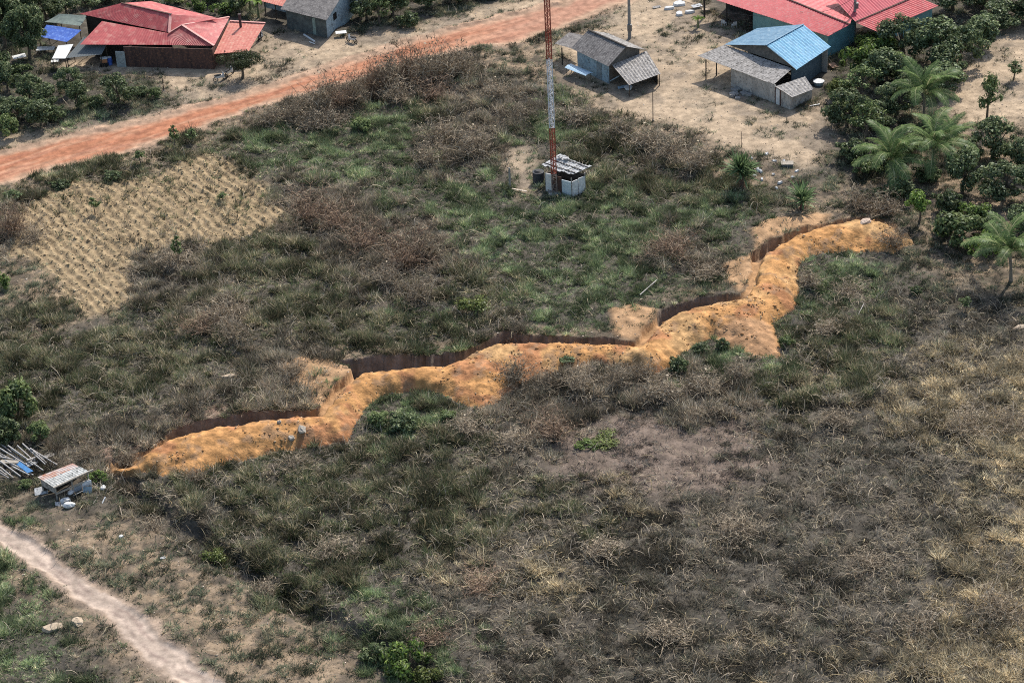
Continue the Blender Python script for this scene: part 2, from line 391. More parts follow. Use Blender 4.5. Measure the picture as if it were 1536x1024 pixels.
# ------------------------------------------------------------------ ground sheet, cut into ground / road / track / plot / mound
xs = np.concatenate([-np.geomspace(1400, 84, 14), np.arange(-80, 80.01, .17), np.geomspace(84, 1400, 14)])
yl = [128.]
while yl[-1] < 305: yl.append(yl[-1]+.13+(yl[-1]-128)/177*.13)
ys = np.concatenate([-np.geomspace(900, 20, 6), [40, 80, 110, 122], np.array(yl), np.geomspace(312, 2500, 14)])
GX, GY = np.meshgrid(xs, ys); gx, gy = GX.ravel(), GY.ravel()
gzv, gm = terrain(gx, gy)
def mixc(c, m, t): return c*(1-m[:, None])+np.asarray(t)[None]*m[:, None] if np.ndim(t) == 1 else c*(1-m[:, None])+t*m[:, None]
n1 = fbm(gx, gy, 6, 4, 101); n2 = fbm(gx, gy, 1.3, 4, 103); n3 = fbm(gx, gy, .5, 3, 107)
C = np.array([.082, .072, .058])[None]*(.6+.8*n2)[:, None]
C = mixc(C, sstep(.5, .7, n1)*.5, (.10, .083, .065))
tan = np.array([.25, .185, .125])[None]*(.72+.56*n2)[:, None]
C = mixc(C, gm['sparse']*(.25+.75*sstep(.38, .6, n3*.5+n2*.5)), tan)
yd = np.array([.36, .275, .19])[None]*(.70+.6*n2)[:, None]
yd = mixc(yd, .7*sstep(.50, .62, fbm(gx, gy, 2.6, 4, 141)), np.array([.25, .20, .145])*np.ones((len(gx), 1)))
yd = mixc(yd, sstep(.48, .68, n1), np.array([.22, .175, .13])*np.ones((len(gx), 1))*(.8+.4*n3)[:, None])
C = mixc(C, gm['yard'], yd)
fd = np.array([.25, .185, .112])[None]*(.62+.76*gm['clod'])[:, None]
fd = mixc(fd, sstep(.3, .9, gm['row'])*.5, (.38, .285, .165))
C = mixc(C, gm['fieldw'], fd)
# road
rs = gm['road']
tr = fbm(gx*.25+gy*.1, gy*1.1-gx*.55*0, 1.2, 3, 111)
shoulder = sstep(-1.3, .1, rs+.8*(n2-.5)); C = mixc(C, shoulder*(1-gm['near']), np.array([.38, .255, .175])[None]*(.75+.5*n2)[:, None])
rc = np.array([.345, .148, .084])[None]*(.80+.4*n2)[:, None]
ra, rb = W(100, 240)[:2], W(653, 70)[:2]; rd_v = (rb-ra)/np.linalg.norm(rb-ra)
ral = (gx-ra[0])*rd_v[0]+(gy-ra[1])*rd_v[1]; rpe = -(gx-ra[0])*rd_v[1]+(gy-ra[1])*rd_v[0]
stk = fbm(ral/9, rpe+.25*fbm(gx, gy, 6, 2, 118), .75, 4, 117)
rc = mixc(rc, sstep(.42, .66, stk)*.75, (.42, .235, .15))
rc = mixc(rc, sstep(.55, .7, fbm(ral/7, rpe, .45, 3, 121))*.5, (.27, .115, .075))
rc = mixc(rc, sstep(-9, 8, gx)*.75, np.array([.36, .205, .145])[None]*(.75+.5*stk)[:, None])
C = mixc(C, sstep(.1, 1.6, rs+.9*(n2-.5)), rc)
rr = sstep(28, 8, gx)*0
# track
ps = gm['path']; C = mixc(C, sstep(-1.0, .1, ps+.6*(n2-.5)), np.array([.30, .225, .17])[None]*(.7+.6*n2)[:, None])
qa, qb = W(0, 800)[:2], W(295, 1024)[:2]; qv = (qb-qa)/np.linalg.norm(qb-qa); qal = (gx-qa[0])*qv[0]+(gy-qa[1])*qv[1]; qpe = -(gx-qa[0])*qv[1]+(gy-qa[1])*qv[0]
ps2 = fbm(qal/8, ps+.15*n2, .5, 3, 131)
tk = np.array([.41, .325, .262])[None]*(.70+.6*ps2)[:, None]
tk = mixc(tk, .85*np.exp(-((ps-.75-.25*(n1-.5))/.22)**2)*sstep(.35, .6, n2), (.24, .18, .15))
C = mixc(C, sstep(-.15, .30, ps+.35*(n3-.5)), tk)
C = mixc(C, .8*sstep(-2.5, 2.0, sdf(gx+3*(n1-.5), gy+3*(n2-.5), DULL)), np.array([.175, .132, .105])[None]*(.7+.6*n2)[:, None])
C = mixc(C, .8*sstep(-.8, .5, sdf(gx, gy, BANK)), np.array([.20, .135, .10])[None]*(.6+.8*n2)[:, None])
# aprons, mound, trench
C = mixc(C, gm['apron'], np.array([.36, .225, .125])[None]*(.62+.76*n2)[:, None])
mo = np.array([.43, .225, .090])[None]*(.78+.44*n2)[:, None]
mo = mixc(mo, sstep(.5, .66, n1), np.array([.43, .26, .12])*np.ones((len(gx), 1)))
mo = mixc(mo, sstep(.56, .70, fbm(gx, gy, 2.4, 3, 119)), np.array([.36, .17, .08])*np.ones((len(gx), 1)))
mo = mo*(.80+.4*sstep(.35, .65, n3))[:, None]
mo = mixc(mo, sstep(.60, .72, fbm(gx, gy, .9, 3, 127))*.6, (.27, .175, .11))
C = mixc(C, gm['mound'], mo)
roughp = sstep(-.3, .8, sdf(gx, gy, WN([(1060,505),(1100,490),(1150,486),(1168,500),(1175,536),(1130,540),(1090,520)])))
C = mixc(C, roughp, np.array([.37, .215, .115])[None]*(.6+.8*n3)[:, None])
tw = sstep(2.0, 3.2, gm['wd'])[:, None]; tc_ = np.array([.33, .195, .10])[None]*(1-tw)+np.array([.15, .122, .10])[None]*tw  # trench wall: shade painted in as dark tone where wide, lit orange where narrow
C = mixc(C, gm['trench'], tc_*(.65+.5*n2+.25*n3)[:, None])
nx_, ny_ = len(xs), len(ys)
ii = (np.arange(ny_-1)[:, None]*nx_+np.arange(nx_-1)[None]).ravel()
Q = np.stack([ii, ii+1, ii+nx_+1, ii+nx_], 1)
def fm(a): return a[Q].mean(1)
lab = np.zeros(len(Q), int)
lab[fm(gm['field']) > 0] = 3
lab[fm(gm['path']) > 0] = 2
lab[fm(gm['road']) > 0] = 1
lab[(fm(gm['mound']) > .5)] = 4
V = np.stack([gx, gy, gzv], 1)
gmats = {0: soil_mat('soil', .30, .5), 1: soil_mat('red_laterite', .16, .35), 2: soil_mat('pale_track_dirt', .14, .35), 3: soil_mat('plot_soil', .30, .7), 4: soil_mat('orange_spoil', .20, .7, .10)}
names = {0: 'ground', 1: 'road', 2: 'path', 3: 'field', 4: 'earth_mound'}
labels = {0: 'brown and tan ground of the overgrown lot and yards', 1: 'red dirt road running up to the houses', 2: 'pale pinkish dirt track in the near corner', 3: 'dry tan plot with hoed furrows beside the red road', 4: 'winding ridge of freshly dug orange earth along the trench'}
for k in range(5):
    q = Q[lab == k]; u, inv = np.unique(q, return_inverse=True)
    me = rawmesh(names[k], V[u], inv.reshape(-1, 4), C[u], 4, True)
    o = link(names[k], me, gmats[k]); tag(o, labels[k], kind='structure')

# ------------------------------------------------------------------ vegetation cover classes
CP = []
def cp(c, *pts):
    for p in pts: CP.append((c, *W(p[0], p[1])[:2], (p[2] if len(p) > 2 else 1.0)))
cp('G', (560,180),(620,200),(700,280),(740,310),(640,300),(560,260),(480,230),(430,220),(820,430),(860,460),(900,400),(840,350),(780,400),(760,350),(1000,330),(940,310),(1060,320),(900,290),(1120,310),(600,240),(820,480),(870,190),(820,200),(850,150),(600,600),(620,620),(560,620),(580,655),(1150,540),(1080,560),(1050,540),(1290,440),(1250,420),(960,350),(990,420),(1030,400),(900,470),(700,330),(820,380))
cp('M', (100,520),(180,540),(240,560),(300,540),(120,600),(200,600),(340,520),(420,400),(380,400),(440,450),(500,480),(560,500),(620,500),(700,500),(480,420),(380,440),(320,560),(60,490),(250,490),(660,440),(720,450),(750,440),(930,200),(960,240),(1180,580),(1250,520),(1320,500),(1250,560),(300,440),(130,560),(400,730),(480,730),(560,740),(640,760),(350,760),(420,790),(500,800),(300,740),(700,800),(560,850),(380,500),(1000,290),(1080,280),(1150,290),(900,230),(640,170),(330,270),(30,290),(80,270),(130,260),(220,240),(650,640),(720,660),(460,350),(430,370),(540,560),(350,600),(420,850),(480,880))
cp('G', (20,880),(40,950),(0,930),(100,980),(-20,1000),(60,1000),(0,870),(60,880),(700,540),(640,480),(120,200),(560,960),(600,940),(620,990),(540,920))
cp('B', (640,110),(600,130),(500,150),(460,170),(680,210),(650,240),(720,230),(470,300),(500,320),(600,390),(560,360),(640,400),(580,430),(620,350),(340,480),(300,460),(260,400),(360,450),(1020,230),(960,215),(1000,370),(1040,380),(20,330),(0,350),(760,160),(730,130),(800,150),(880,170),(740,580),(800,600),(860,590),(930,600),(1000,590),(760,640),(820,650),(430,560),(460,520),(370,540),(300,500),(720,470),(540,420),(780,490),(400,600),(330,600),(280,620),(200,650),(140,650),(1100,600),(1060,620),(880,630),(560,330),(540,380),(1240,600),(1330,580),(1380,620))
cp('D', (700,700),(800,720),(900,740),(1000,760),(1100,740),(1200,700),(1150,760),(1250,780),(1000,850),(1100,850),(1200,850),(1300,850),(900,850),(850,800),(800,900),(750,950),(900,950),(1000,950),(1100,950),(1200,950),(1300,950),(950,1010),(1050,1010),(1150,1010),(850,1010),(1350,780),(1300,700),(1400,800),(760,760),(660,700),(560,700),(740,850),(680,900),(1350,540),(1420,480),(1480,500),(1340,460),(500,760),(600,800),(1250,900),(1400,700),(1500,760),(1350,900),(600,880),(260,760),(320,800),(700,1010),(1450,440),(1260,640),(620,720),(1150,660))
cp('M', (520,700),(600,690),(450,720),(350,720),(640,830),(720,830),(520,860),(900,800),(820,760),(700,740),(1200,600),(1300,560))
cp('D', (780,830),(700,870),(640,900),(1200,1000),(1320,980),(1420,760),(1420,860),(1250,960),(1400,900),(1350,660),(1300,620))
cp('R', (1000,660),(950,640),(1050,650),(1100,690),(980,700),(1060,720),(900,680),(840,700),(1130,720,.7))
cp('S', (1450,620),(1420,600),(1490,600),(1520,640),(1400,640),(1470,660),(1350,620,.7),(1500,850),(1520,900),(1490,930),(1450,900,.7),(1530,720),(1510,800),(1400,1000),(1460,1010),(1520,980),(1320,1000,.5),(1200,560,.5),(780,870,.6),(740,860,.5),(690,850,.5),(830,860,.5),(1450,540,.6),(1500,560),(1380,590,.6),(950,740,.5),(1500,700),(1440,760,.5),(1200,980,.4),(640,870,.4),(1100,1000,.4),(420,620,.4))
cp('E', (200,840),(250,870),(300,920),(350,960),(400,1000),(450,990),(120,800),(180,800),(60,770),(20,760),(240,820),(500,1010),(350,900),(250,940),(300,1000),(150,860),(430,950),(130,930,.7),(160,960),(200,1010),(60,860,.5),(40,400),(80,440),(20,460),(100,420),(60,380),(150,480),(480,960),(780,80),(740,90),(720,110),(800,110),(790,230),(770,260),(930,480),(950,490),(1100,410),(1070,430),(1160,340),(1200,320),(1300,330),(1250,300),(1400,380),(1450,400),(1500,430),(1420,440),(1360,400),(1430,340),(1200,290),(1250,270),(1150,250),(1100,230),(1400,230),(1440,180),(1500,160),(1480,100),(1400,170),(1530,240),(1060,180),(1100,200),(1180,210),(900,150),(950,150),(1020,190),(980,170),(100,200),(50,210),(200,180),(150,195),(250,170),(600,60),(650,40),(700,25),(560,65),(30,260),(760,10),(300,30),(200,30),(900,60),(1000,60),(400,60))
cls = ['G', 'M', 'B', 'D', 'R', 'S', 'E']
cpx = np.array([c[1] for c in CP]); cpy = np.array([c[2] for c in CP]); cpw = np.array([c[3] for c in CP]); cpc = np.array([cls.index(c[0]) for c in CP])
def classw(x, y):
    out = np.zeros((len(x), len(cls)))
    for a in range(0, len(x), 20000):
        X = x[a:a+20000, None]-cpx[None]; Y = (y[a:a+20000, None]-cpy[None])*.75
        d2 = X*X+Y*Y; wt = cpw[None]/(d2+3.0)**2
        for k in range(len(cls)): out[a:a+20000, k] = wt[:, cpc == k].sum(1)
    return out/out.sum(1, keepdims=True)
# visible trapezoid plus a margin
vis = WN([(-130,-30),(1666,-30),(1666,1110),(-130,1110)])
def candidates(n):
    lo, hi = vis.min(0), vis.max(0); x = rng.uniform(lo[0], hi[0], n*2); y = rng.uniform(lo[1], hi[1], n*2)
    k = inside(x, y, vis); return x[k], y[k]
area = 150*150
# palettes (linear albedo)
PAL = {
 'G': ([(0.091,0.116,0.049),(0.134,0.165,0.071),(0.067,0.083,0.044),(0.195,0.213,0.104),(0.317,0.287,0.171)], [.34, .26, .22, .10, .08]),
 'M': ([(0.085,0.104,0.043),(0.146,0.140,0.073),(0.067,0.067,0.039),(0.268,0.207,0.122),(0.183,0.140,0.085),(0.415,0.329,0.207)], [.28, .22, .2, .12, .12, .06]),
 'B': ([(0.159,0.128,0.091),(0.244,0.189,0.140),(0.098,0.081,0.063),(0.116,0.112,0.071),(0.415,0.329,0.244),(0.232,0.159,0.110)], [.26, .2, .24, .12, .08, .10]),
 'D': ([(0.116,0.098,0.073),(0.079,0.068,0.056),(0.183,0.149,0.110),(0.104,0.104,0.067),(0.317,0.256,0.189),(0.195,0.140,0.098)], [.28, .24, .2, .12, .06, .10]),
 'R': ([(0.183,0.128,0.104),(0.134,0.104,0.091),(0.232,0.165,0.134),(0.098,0.085,0.073)], [.35, .3, .15, .2]),
 'S': ([(0.415,0.305,0.171),(0.268,0.201,0.122),(0.146,0.116,0.079),(0.561,0.439,0.268),(0.122,0.110,0.067)], [.26, .24, .24, .12, .14]),
 'E': ([(0.104,0.116,0.067),(0.073,0.079,0.051),(0.159,0.146,0.091),(0.293,0.220,0.134)], [.36, .28, .22, .14])}
DEN = {'G': 1.0, 'M': .95, 'B': .9, 'D': .85, 'R': .45, 'S': .9, 'E': .42}
HGT = {'G': .32, 'M': .42, 'B': .46, 'D': .34, 'R': .18, 'S': .50, 'E': .24}
TLT = {'G': (15, 65), 'M': (15, 70), 'B': (10, 75), 'D': (38, 88), 'R': (40, 88), 'S': (25, 82), 'E': (20, 75)}
x, y = candidates(300000)
P_ = classw(x+7*(fbm(x, y, 4, 3, 201)-.5)+7*(fbm(x, y, 1.2, 2, 205)-.5), y+9*(fbm(x, y, 4, 3, 203)-.5)+9*(fbm(x, y, 1.2, 2, 207)-.5))
P_ = P_**2.1; P_ /= P_.sum(1, keepdims=True)
kk = (rng.random(len(x))[:, None] > P_.cumsum(1)).sum(1).clip(0, len(cls)-1)
z, tm = terrain(x, y)
den = np.array([DEN[c] for c in cls])[kk]
clump = fbm(x, y, 1.5, 3, 211); den = den*(.62+.6*sstep(.34, .58, clump))
block = np.clip(1-tm['bare'], 0, 1)*(1-.95*tm['fieldw'])*(1-.9*tm['apron'])*(1-.28*tm['sparse'])
block = np.where(tm['road'] > -.4, 0, block); block = np.where(tm['path'] > -.35, block*.04, block)
yb = (tm['yard'] > .5)*(tm['near'] < .5)*(tm['road'] < -.5)*(tm['path'] < -.5)
block = np.maximum(block, .30*yb*sstep(.50, .64, fbm(x, y, 2.6, 4, 141)))
HOUSES = [WN(p) for p in (
 [(60,60),(110,95),(190,103),(325,106),(385,90),(400,45),(330,20),(150,10)],
 [(395,10),(400,40),(430,45),(490,62),(528,45),(520,0),(400,-10)],
 [(850,95),(905,125),(940,140),(995,118),(975,92),(900,65)],
 [(1060,110),(1097,129),(1186,165),(1222,150),(1255,115),(1200,70),(1100,90)],
 [(1060,-10),(1075,20),(1245,80),(1290,50),(1420,20),(1400,-30),(1100,-40)],
 [(818,262),(818,288),(858,296),(880,288),(860,262)],
 [(62,735),(85,750),(140,732),(120,715)])]
for h in HOUSES: block = np.where(inside(x, y, h), 0, block)
keep = rng.random(len(x)) < den*block
x, y, z, kk, clump, ditchm = x[keep], y[keep], z[keep], kk[keep], clump[keep], tm['ditch'][keep]
nt_ = len(x)
sizeN = fbm(x, y, 2.6, 3, 221)
dome = sstep(.36, .68, fbm(x, y, 1.5, 3, 225))
hh = np.array([HGT[c] for c in cls])[kk]*(.35+np.where(np.isin(kk, [3, 4, 5]), 1.5, 1.8)*dome)*(.6+.8*sizeN)*(.7+.6*rng.random(nt_))
def desat(c, a=.20):
    c = np.asarray(c, float); l = (c*np.array([.25, .6, .15])).sum(-1, keepdims=True); return (c*(1-a)+l*a)*np.array([.965, 1.0, .965])
def pickcol(kk):
    out = np.zeros((len(kk), 3))
    for i, c in enumerate(cls):
        m = kk == i; pc, pp = PAL[c]; out[m] = np.array(pc)[rng.choice(len(pc), m.sum(), p=np.array(pp)/sum(pp))]
    return desat(out)
patch = fbm(x, y, 1.3, 3, 227)
green_up = np.where(kk == 0, 1.22, np.where(kk == 3, .80, np.where(kk == 5, 1.0, np.where(kk == 1, .9, 1.0))))[:, None]*(.72+.56*fbm(x, y, 6, 3, 229))[:, None]
tcol = pickcol(kk)*(.75+.5*rng.random((nt_, 1)))*(.84+1.45*sstep(.36, .68, patch))[:, None]*green_up
kk = kk.astype(int)
def blades_for(sel, per, wid, name, label, cat, mt):
    idx = np.repeat(np.nonzero(sel)[0], per); n = len(idx)
    k = kk[idx]; t0 = np.array([TLT[c][0] for c in cls])[k]; t1 = np.array([TLT[c][1] for c in cls])[k]
    tilt = np.radians(t0+(t1-t0)*rng.random(n)**.8); az = rng.random(n)*2*np.pi
    L = hh[idx]*(.55+.8*rng.random(n)); wd = wid*(.6+.8*rng.random(n))
    r = .20*rng.random(n)
    bx = x[idx]+np.cos(az)*r; by = y[idx]+np.sin(az)*r; bz = z[idx]-.03
    sa = az+np.pi/2+rng.normal(0, .5, n)
    sx, sy = np.cos(sa)*wd/2, np.sin(sa)*wd/2
    tx = bx+np.cos(az)*np.sin(tilt)*L; ty = by+np.sin(az)*np.sin(tilt)*L; tz = bz+np.cos(tilt)*L
    V = np.empty((n, 3, 3), np.float32)
    V[:, 0] = np.stack([bx-sx, by-sy, bz], 1); V[:, 1] = np.stack([bx+sx, by+sy, bz+.02], 1); V[:, 2] = np.stack([tx, ty, tz], 1)
    c = tcol[idx]*(.7+.6*rng.random((n, 1))); c = np.repeat(c[:, None], 3, 1)
    me = rawmesh(name, V.reshape(-1, 3), np.arange(n*3).reshape(-1, 3), c.reshape(-1, 3))
    o = link(name, me, mt); tag(o, label, cat, kind='stuff'); return o
grass_m = leaf_mat('grass_blade', .28, 0)
green = np.isin(kk, [0, 1, 6])
blades_for(green, 15, .060, 'grass', 'rough green and olive grass and low weeds over the lot', 'grass', grass_m)
blades_for(~green, 15, .056, 'dead_grass', 'matted grey-brown dead grass and straw over the lot', 'dead grass', grass_m)

# long bent stems
def stems(n, name, label, cat, Lr, wr, pal, clsw, seed, bend=1.0):
    X, Y = candidates(n); P2 = classw(X, Y); dens = (P2*np.array([clsw.get(c, 0) for c in cls])[None]).sum(1)
    zz, t2 = terrain(X, Y); cl = sstep(.42, .6, fbm(X, Y, 2.0, 3, seed))
    dens = dens*(.15+cl)*np.clip(1-t2['bare'], 0, 1)*(1-.7*t2['sparse'])*(1-.9*t2['fieldw'])*(1-t2['apron'])
    dens = np.where((t2['road'] > -.5) | (t2['path'] > -.5), 0, dens)
    for h in HOUSES: dens = np.where(inside(X, Y, h), 0, dens)
    k = rng.random(len(X)) < dens; X, Y, zz = X[k], Y[k], zz[k]; n = len(X)
    L = rng.uniform(*Lr, n)*(.5+.9*rng.random(n)); wd = rng.uniform(*wr, n); az = rng.random(n)*2*np.pi
    el = np.radians(rng.uniform(15, 85, n)); S = 4
    P = np.zeros((n, S+1, 3)); P[:, 0] = np.stack([X, Y, zz-.03], 1)
    turn = rng.normal(0, .35, n)*bend
    for s in range(1, S+1):
        st = L/S; P[:, s, 0] = P[:, s-1, 0]+np.cos(az)*np.cos(el)*st; P[:, s, 1] = P[:, s-1, 1]+np.sin(az)*np.cos(el)*st
        P[:, s, 2] = P[:, s-1, 2]+np.sin(el)*st; el = el-np.radians(rng.uniform(5, 38, n))*bend; az = az+turn
    P[:, 1:, 2] = np.maximum(P[:, 1:, 2], zz[:, None]+.06)
    side = np.stack([-np.sin(az), np.cos(az), rng.normal(0, .5, n)], 1); side /= np.linalg.norm(side, axis=1, keepdims=True)
    wv = np.array([1, .9, .8, .6, .25])[None, :, None]*wd[:, None, None]/2
    A = P-side[:, None]*wv; B = P+side[:, None]*wv
    V = np.stack([A, B], 2).reshape(-1, 3); base = (np.arange(n)*(S+1)*2)[:, None]
    q = np.array([[2*s, 2*s+1, 2*s+3, 2*s+2] for s in range(S)]); Qs = (base[:, :, None]+q[None]).reshape(-1, 4)
    c = desat(np.array(pal)[rng.integers(0, len(pal), n)])*(.7+.6*rng.random((n, 1))); c = np.repeat(c, (S+1)*2, 0)
    o = link(name, rawmesh(name, V, Qs, c, 4), grass_m); tag(o, label, cat, kind='stuff')
stems(190000, 'dry_stems', 'thin pale dry stems bent over the dead grass', 'dry stems', (.6, 1.5), (.035, .08), [(.54,.41,.30),(.38,.29,.20),(.30,.25,.20),(.44,.34,.21),(.22,.17,.13)], {'G': .25, 'M': .5, 'B': .9, 'D': .75, 'R': .15, 'S': 1.0, 'E': .12}, 301)
stems(80000, 'straw', 'long blond straw lying in tufts at the right side', 'straw', (.9, 1.7), (.04, .08), [(.50,.38,.20),(.44,.31,.15),(.56,.44,.27),(.38,.27,.13)], {'S': .8, 'M': .04, 'B': .08, 'D': .05}, 303)
stems(70000, 'weed_leaves', 'arching green weed leaves among the meadow grass', 'weeds', (.35, .8), (.05, .10), [(.10,.135,.05),(.14,.18,.065),(.07,.095,.04),(.21,.24,.10)], {'G': .8, 'M': .4, 'E': .15, 'B': .1}, 305)

# clods, stubble and stones as countless bits
OCT = np.array([[1, 0, 0], [-1, 0, 0], [0, 1, 0], [0, -1, 0], [0, 0, 1], [0, 0, -1]], float)
OCF = np.array([[0, 2, 4], [2, 1, 4], [1, 3, 4], [3, 0, 4], [2, 0, 5], [1, 2, 5], [3, 1, 5], [0, 3, 5]])
def bits(X, Y, Z, size, pal, name, label, cat, flat=.6, mt=None):
    n = len(X); sc = size[:, None, None]*rng.uniform(.5, 1.3, (n, 6, 1)); a = rng.random(n)*6.28
    V = OCT[None]*sc; V[:, :, 2] *= flat; V[:, :, 0] *= rng.uniform(.8, 1.6, (n, 1))
    ca, sa = np.cos(a)[:, None], np.sin(a)[:, None]; vx = V[:, :, 0]*ca-V[:, :, 1]*sa; vy = V[:, :, 0]*sa+V[:, :, 1]*ca
    V = np.stack([vx+X[:, None], vy+Y[:, None], V[:, :, 2]+Z[:, None]+size[:, None]*.2], 2)
    T = (OCF[None]+(np.arange(n)*6)[:, None, None]).reshape(-1, 3)
    c = np.repeat(np.array(pal)[rng.integers(0, len(pal), n)]*(.75+.5*rng.random((n, 1))), 6, 0)
    o = link(name, rawmesh(name, V.reshape(-1, 3), T, c), mt); tag(o, label, cat, kind='stuff')
clod_m = leaf_mat('clod_earth', 0.0, 0)
X, Y = candidates(260000); Z, tm = terrain(X, Y)
r_ = rng.random(len(X)); k = (tm['mound'] > .5) & (r_ < .5*sstep(.45, .62, fbm(X, Y, 1.8, 3, 401)))
bits(X[k], Y[k], Z[k], .03+.13*rng.random(k.sum())**3, [(.38,.205,.09),(.34,.18,.08),(.42,.27,.15),(.30,.17,.09),(.46,.34,.22)], 'clods', 'loose clods of orange earth on the dug ridge', 'clods', mt=clod_m)
k = (tm['fieldw'] > .35) & (r_ < .10+.38*tm['row']**2)
bits(X[k], Y[k], Z[k], .04+.12*rng.random(k.sum())**2, [(.36,.28,.16),(.28,.20,.12),(.46,.38,.25),(.18,.13,.085)], 'stubble', 'dry clods and straw scraps along the furrows', 'stubble', .45, mt=clod_m)
k = ((tm['yard'] > .4) | (tm['apron'] > .4) | (tm['sparse'] > .6)) & (tm['near'] < .5) & (tm['road'] < 0) & (tm['path'] < 0) & (tm['fieldw'] < .3) & (r_ < .16)
bits(X[k], Y[k], Z[k], .02+.10*rng.random(k.sum())**4, [(.5,.4,.3),(.35,.27,.2),(.2,.16,.12),(.62,.52,.42)], 'gravel', 'scattered pebbles and litter on the bare soil', 'gravel', .5, mt=clod_m)

# ================================================================== buildings
RED = mat('red_roof_paint', (.46, .10, .095), (.34, .07, .07), 1.3, .55, c3=(.48, .19, .16), s3=1.4)
RED2 = mat('bright_red_roof_paint', (.54, .095, .10), (.42, .07, .075), 1.5, .5, c3=(.45, .16, .15), s3=3)
PINK = mat('faded_red_roof', (.52, .19, .145), (.42, .13, .10), 1.6, .7, c3=(.52, .27, .20), s3=3)
CAP = mat('pale_ridge_cap', (.60, .33, .29), (.50, .24, .21), 3, .6)
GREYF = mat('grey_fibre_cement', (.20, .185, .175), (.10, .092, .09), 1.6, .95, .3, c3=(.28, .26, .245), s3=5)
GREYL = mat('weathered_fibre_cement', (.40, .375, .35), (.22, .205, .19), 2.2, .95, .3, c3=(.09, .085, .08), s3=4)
BLUE = mat('blue_metal_roof', (.14, .36, .53), (.10, .27, .42), 1.4, .45, c3=(.24, .44, .60), s3=3)  # right slope: its stronger sunlight is painted in as a brighter blue
BLUD = mat('dull_blue_metal_roof', (.13, .24, .34), (.09, .18, .27), 1.4, .55, c3=(.20, .30, .38), s3=3)  # darker blue of the left slope and ridge cap
RUST = mat('rusty_brown_sheet', (.11, .060, .048), (.05, .032, .030), 2.2, .8, c3=(.17, .085, .055), s3=4, streak=(1, 1, .2))
DARKW = mat('dark_timber', (.055, .045, .038), (.03, .026, .024), 5, .9)
BROWNP = mat('brown_post', (.10, .075, .055), None, 6, .9)
PLAST = mat('stained_plaster', (.48, .45, .41), (.33, .31, .28), 1.3, .95, c3=(.22, .20, .185), s3=3, streak=(1, 1, .35))
BLUEW = mat('pale_blue_wall', (.34, .43, .48), (.22, .30, .35), 1.5, .9, c3=(.14, .17, .19), s3=2.6)
TEAL = mat('teal_wall', (.22, .38, .37), (.17, .30, .30), 1.2, .9)
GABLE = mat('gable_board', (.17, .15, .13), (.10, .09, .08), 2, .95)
CONC = mat('pole_concrete', (.30, .29, .27), (.20, .19, .18), 3, .9)
WHITE = mat('dirty_white', (.70, .70, .69), (.50, .50, .49), 3, .8)
WHITEM = mat('white_sheet', (.74, .74, .72), (.62, .62, .60), 2, .7)
TARPB = mat('blue_tarpaulin', (.055, .13, .46), (.04, .095, .36), 2, .6, c3=(.13, .23, .55), s3=3)
TARPG = mat('grey_green_tarpaulin', (.20, .24, .21), (.13, .16, .145), 2, .8)
TARPD = mat('charcoal_sheet', (.13, .145, .15), (.085, .10, .105), 3, .7, streak=(3, 3, .5))
SEAT = mat('black_vinyl', (.02, .02, .022), None, 6, .5)
METAL = mat('grey_metal', (.25, .25, .25), (.15, .15, .15), 8, .5, metal=.5)
RUBBER = mat('tyre_rubber', (.025, .025, .025), None, 6, .9)
def w3(px, py, z): return W(px, py, z)
def rs(name, root, material, a, b, c, d, pitch=.3, amp=.03, seed=0, label=None, sag=.03, rows=6, warp=0.0):
    mb = MB(); mb.sheet(w3(*a), w3(*b), w3(*c), w3(*d), pitch, amp, .015, rows, sag, seed, warp)
    return part(name, mb, material, root, label=label)
def cap(root, p, q, w=.28, m=CAP, name='ridge_cap'):
    mb = MB(); mb.beam(w3(*p)+np.array([0, 0, .05]), w3(*q)+np.array([0, 0, .05]), w, .05); return part(name, mb, m, root)
def vpost(mb, px, py, h, w=.13):
    p = w3(px, py, 0); mb.beam(p-np.array([0, 0, .1]), p+np.array([0, 0, h]), w)

# ---- red roofed house by the road
R = thing('house', 'low house with wide red roofs and rust-brown wall beside the red dirt road', 'house', tuple(W(255, 102)))
rs('roof', R, RED, (119,21,3.4), (254,49,3.3), (257,22,4.7), (182,5,4.7), .35, .010, 1, 'red rear roof slope')
rs('roof', R, RED, (254,49,3.3), (273,38,4.12), (330,27.5,3.8), (257,22,4.7), .35, .010, 2, 'lighter red roof slope by the valley')
rs('roof', R, RED, (325,27,3.6), (226,2,3.6), (182,5,4.65), (257,22,4.65), .35, .010, 3, 'far red roof slope')
rs('roof', R, RED, (120,67,2.7), (252,67.5,2.7), (253,50,3.5), (153,32,3.9), .35, .010, 4, 'red front roof slope')
rs('roof', R, RED, (252.3,67.6,2.7), (320.5,69,2.7), (273,38,4.15), (253.3,50,3.5), .24, .016, 5, 'tiled red hip facing the road')
rs('roof', R, RED, (321.5,68.5,2.7), (344.5,26,3.1), (312,30.5,3.9), (273.5,38,4.15), .35, .010, 6, 'dark red side roof slope')
rs('lean_to_roof', R, PINK, (321,81,1.9), (373,77,1.9), (398,35.5,2.7), (344.5,32,2.7), .4, .012, 7, 'faded orange-pink lean-to roof')
cap(R, (273,38,4.17), (344,26,3.15)); cap(R, (273,38,4.17), (321,69,2.72)); cap(R, (256,21,4.7), (254,49,3.4), .35); cap(R, (253,50,3.55), (273,38,4.15), .2)
cap(R, (182,5,4.7), (257,22,4.7), .2, RUST); cap(R, (345,32,2.75), (398,35,2.75), .25)
base = [W(189, 100)[:2], W(321, 104)[:2]]; dR = (W(344.5, 26, 3.1)[:2]-W(321.5, 68.5, 2.7)[:2]); bR = base[1]+dR*.93
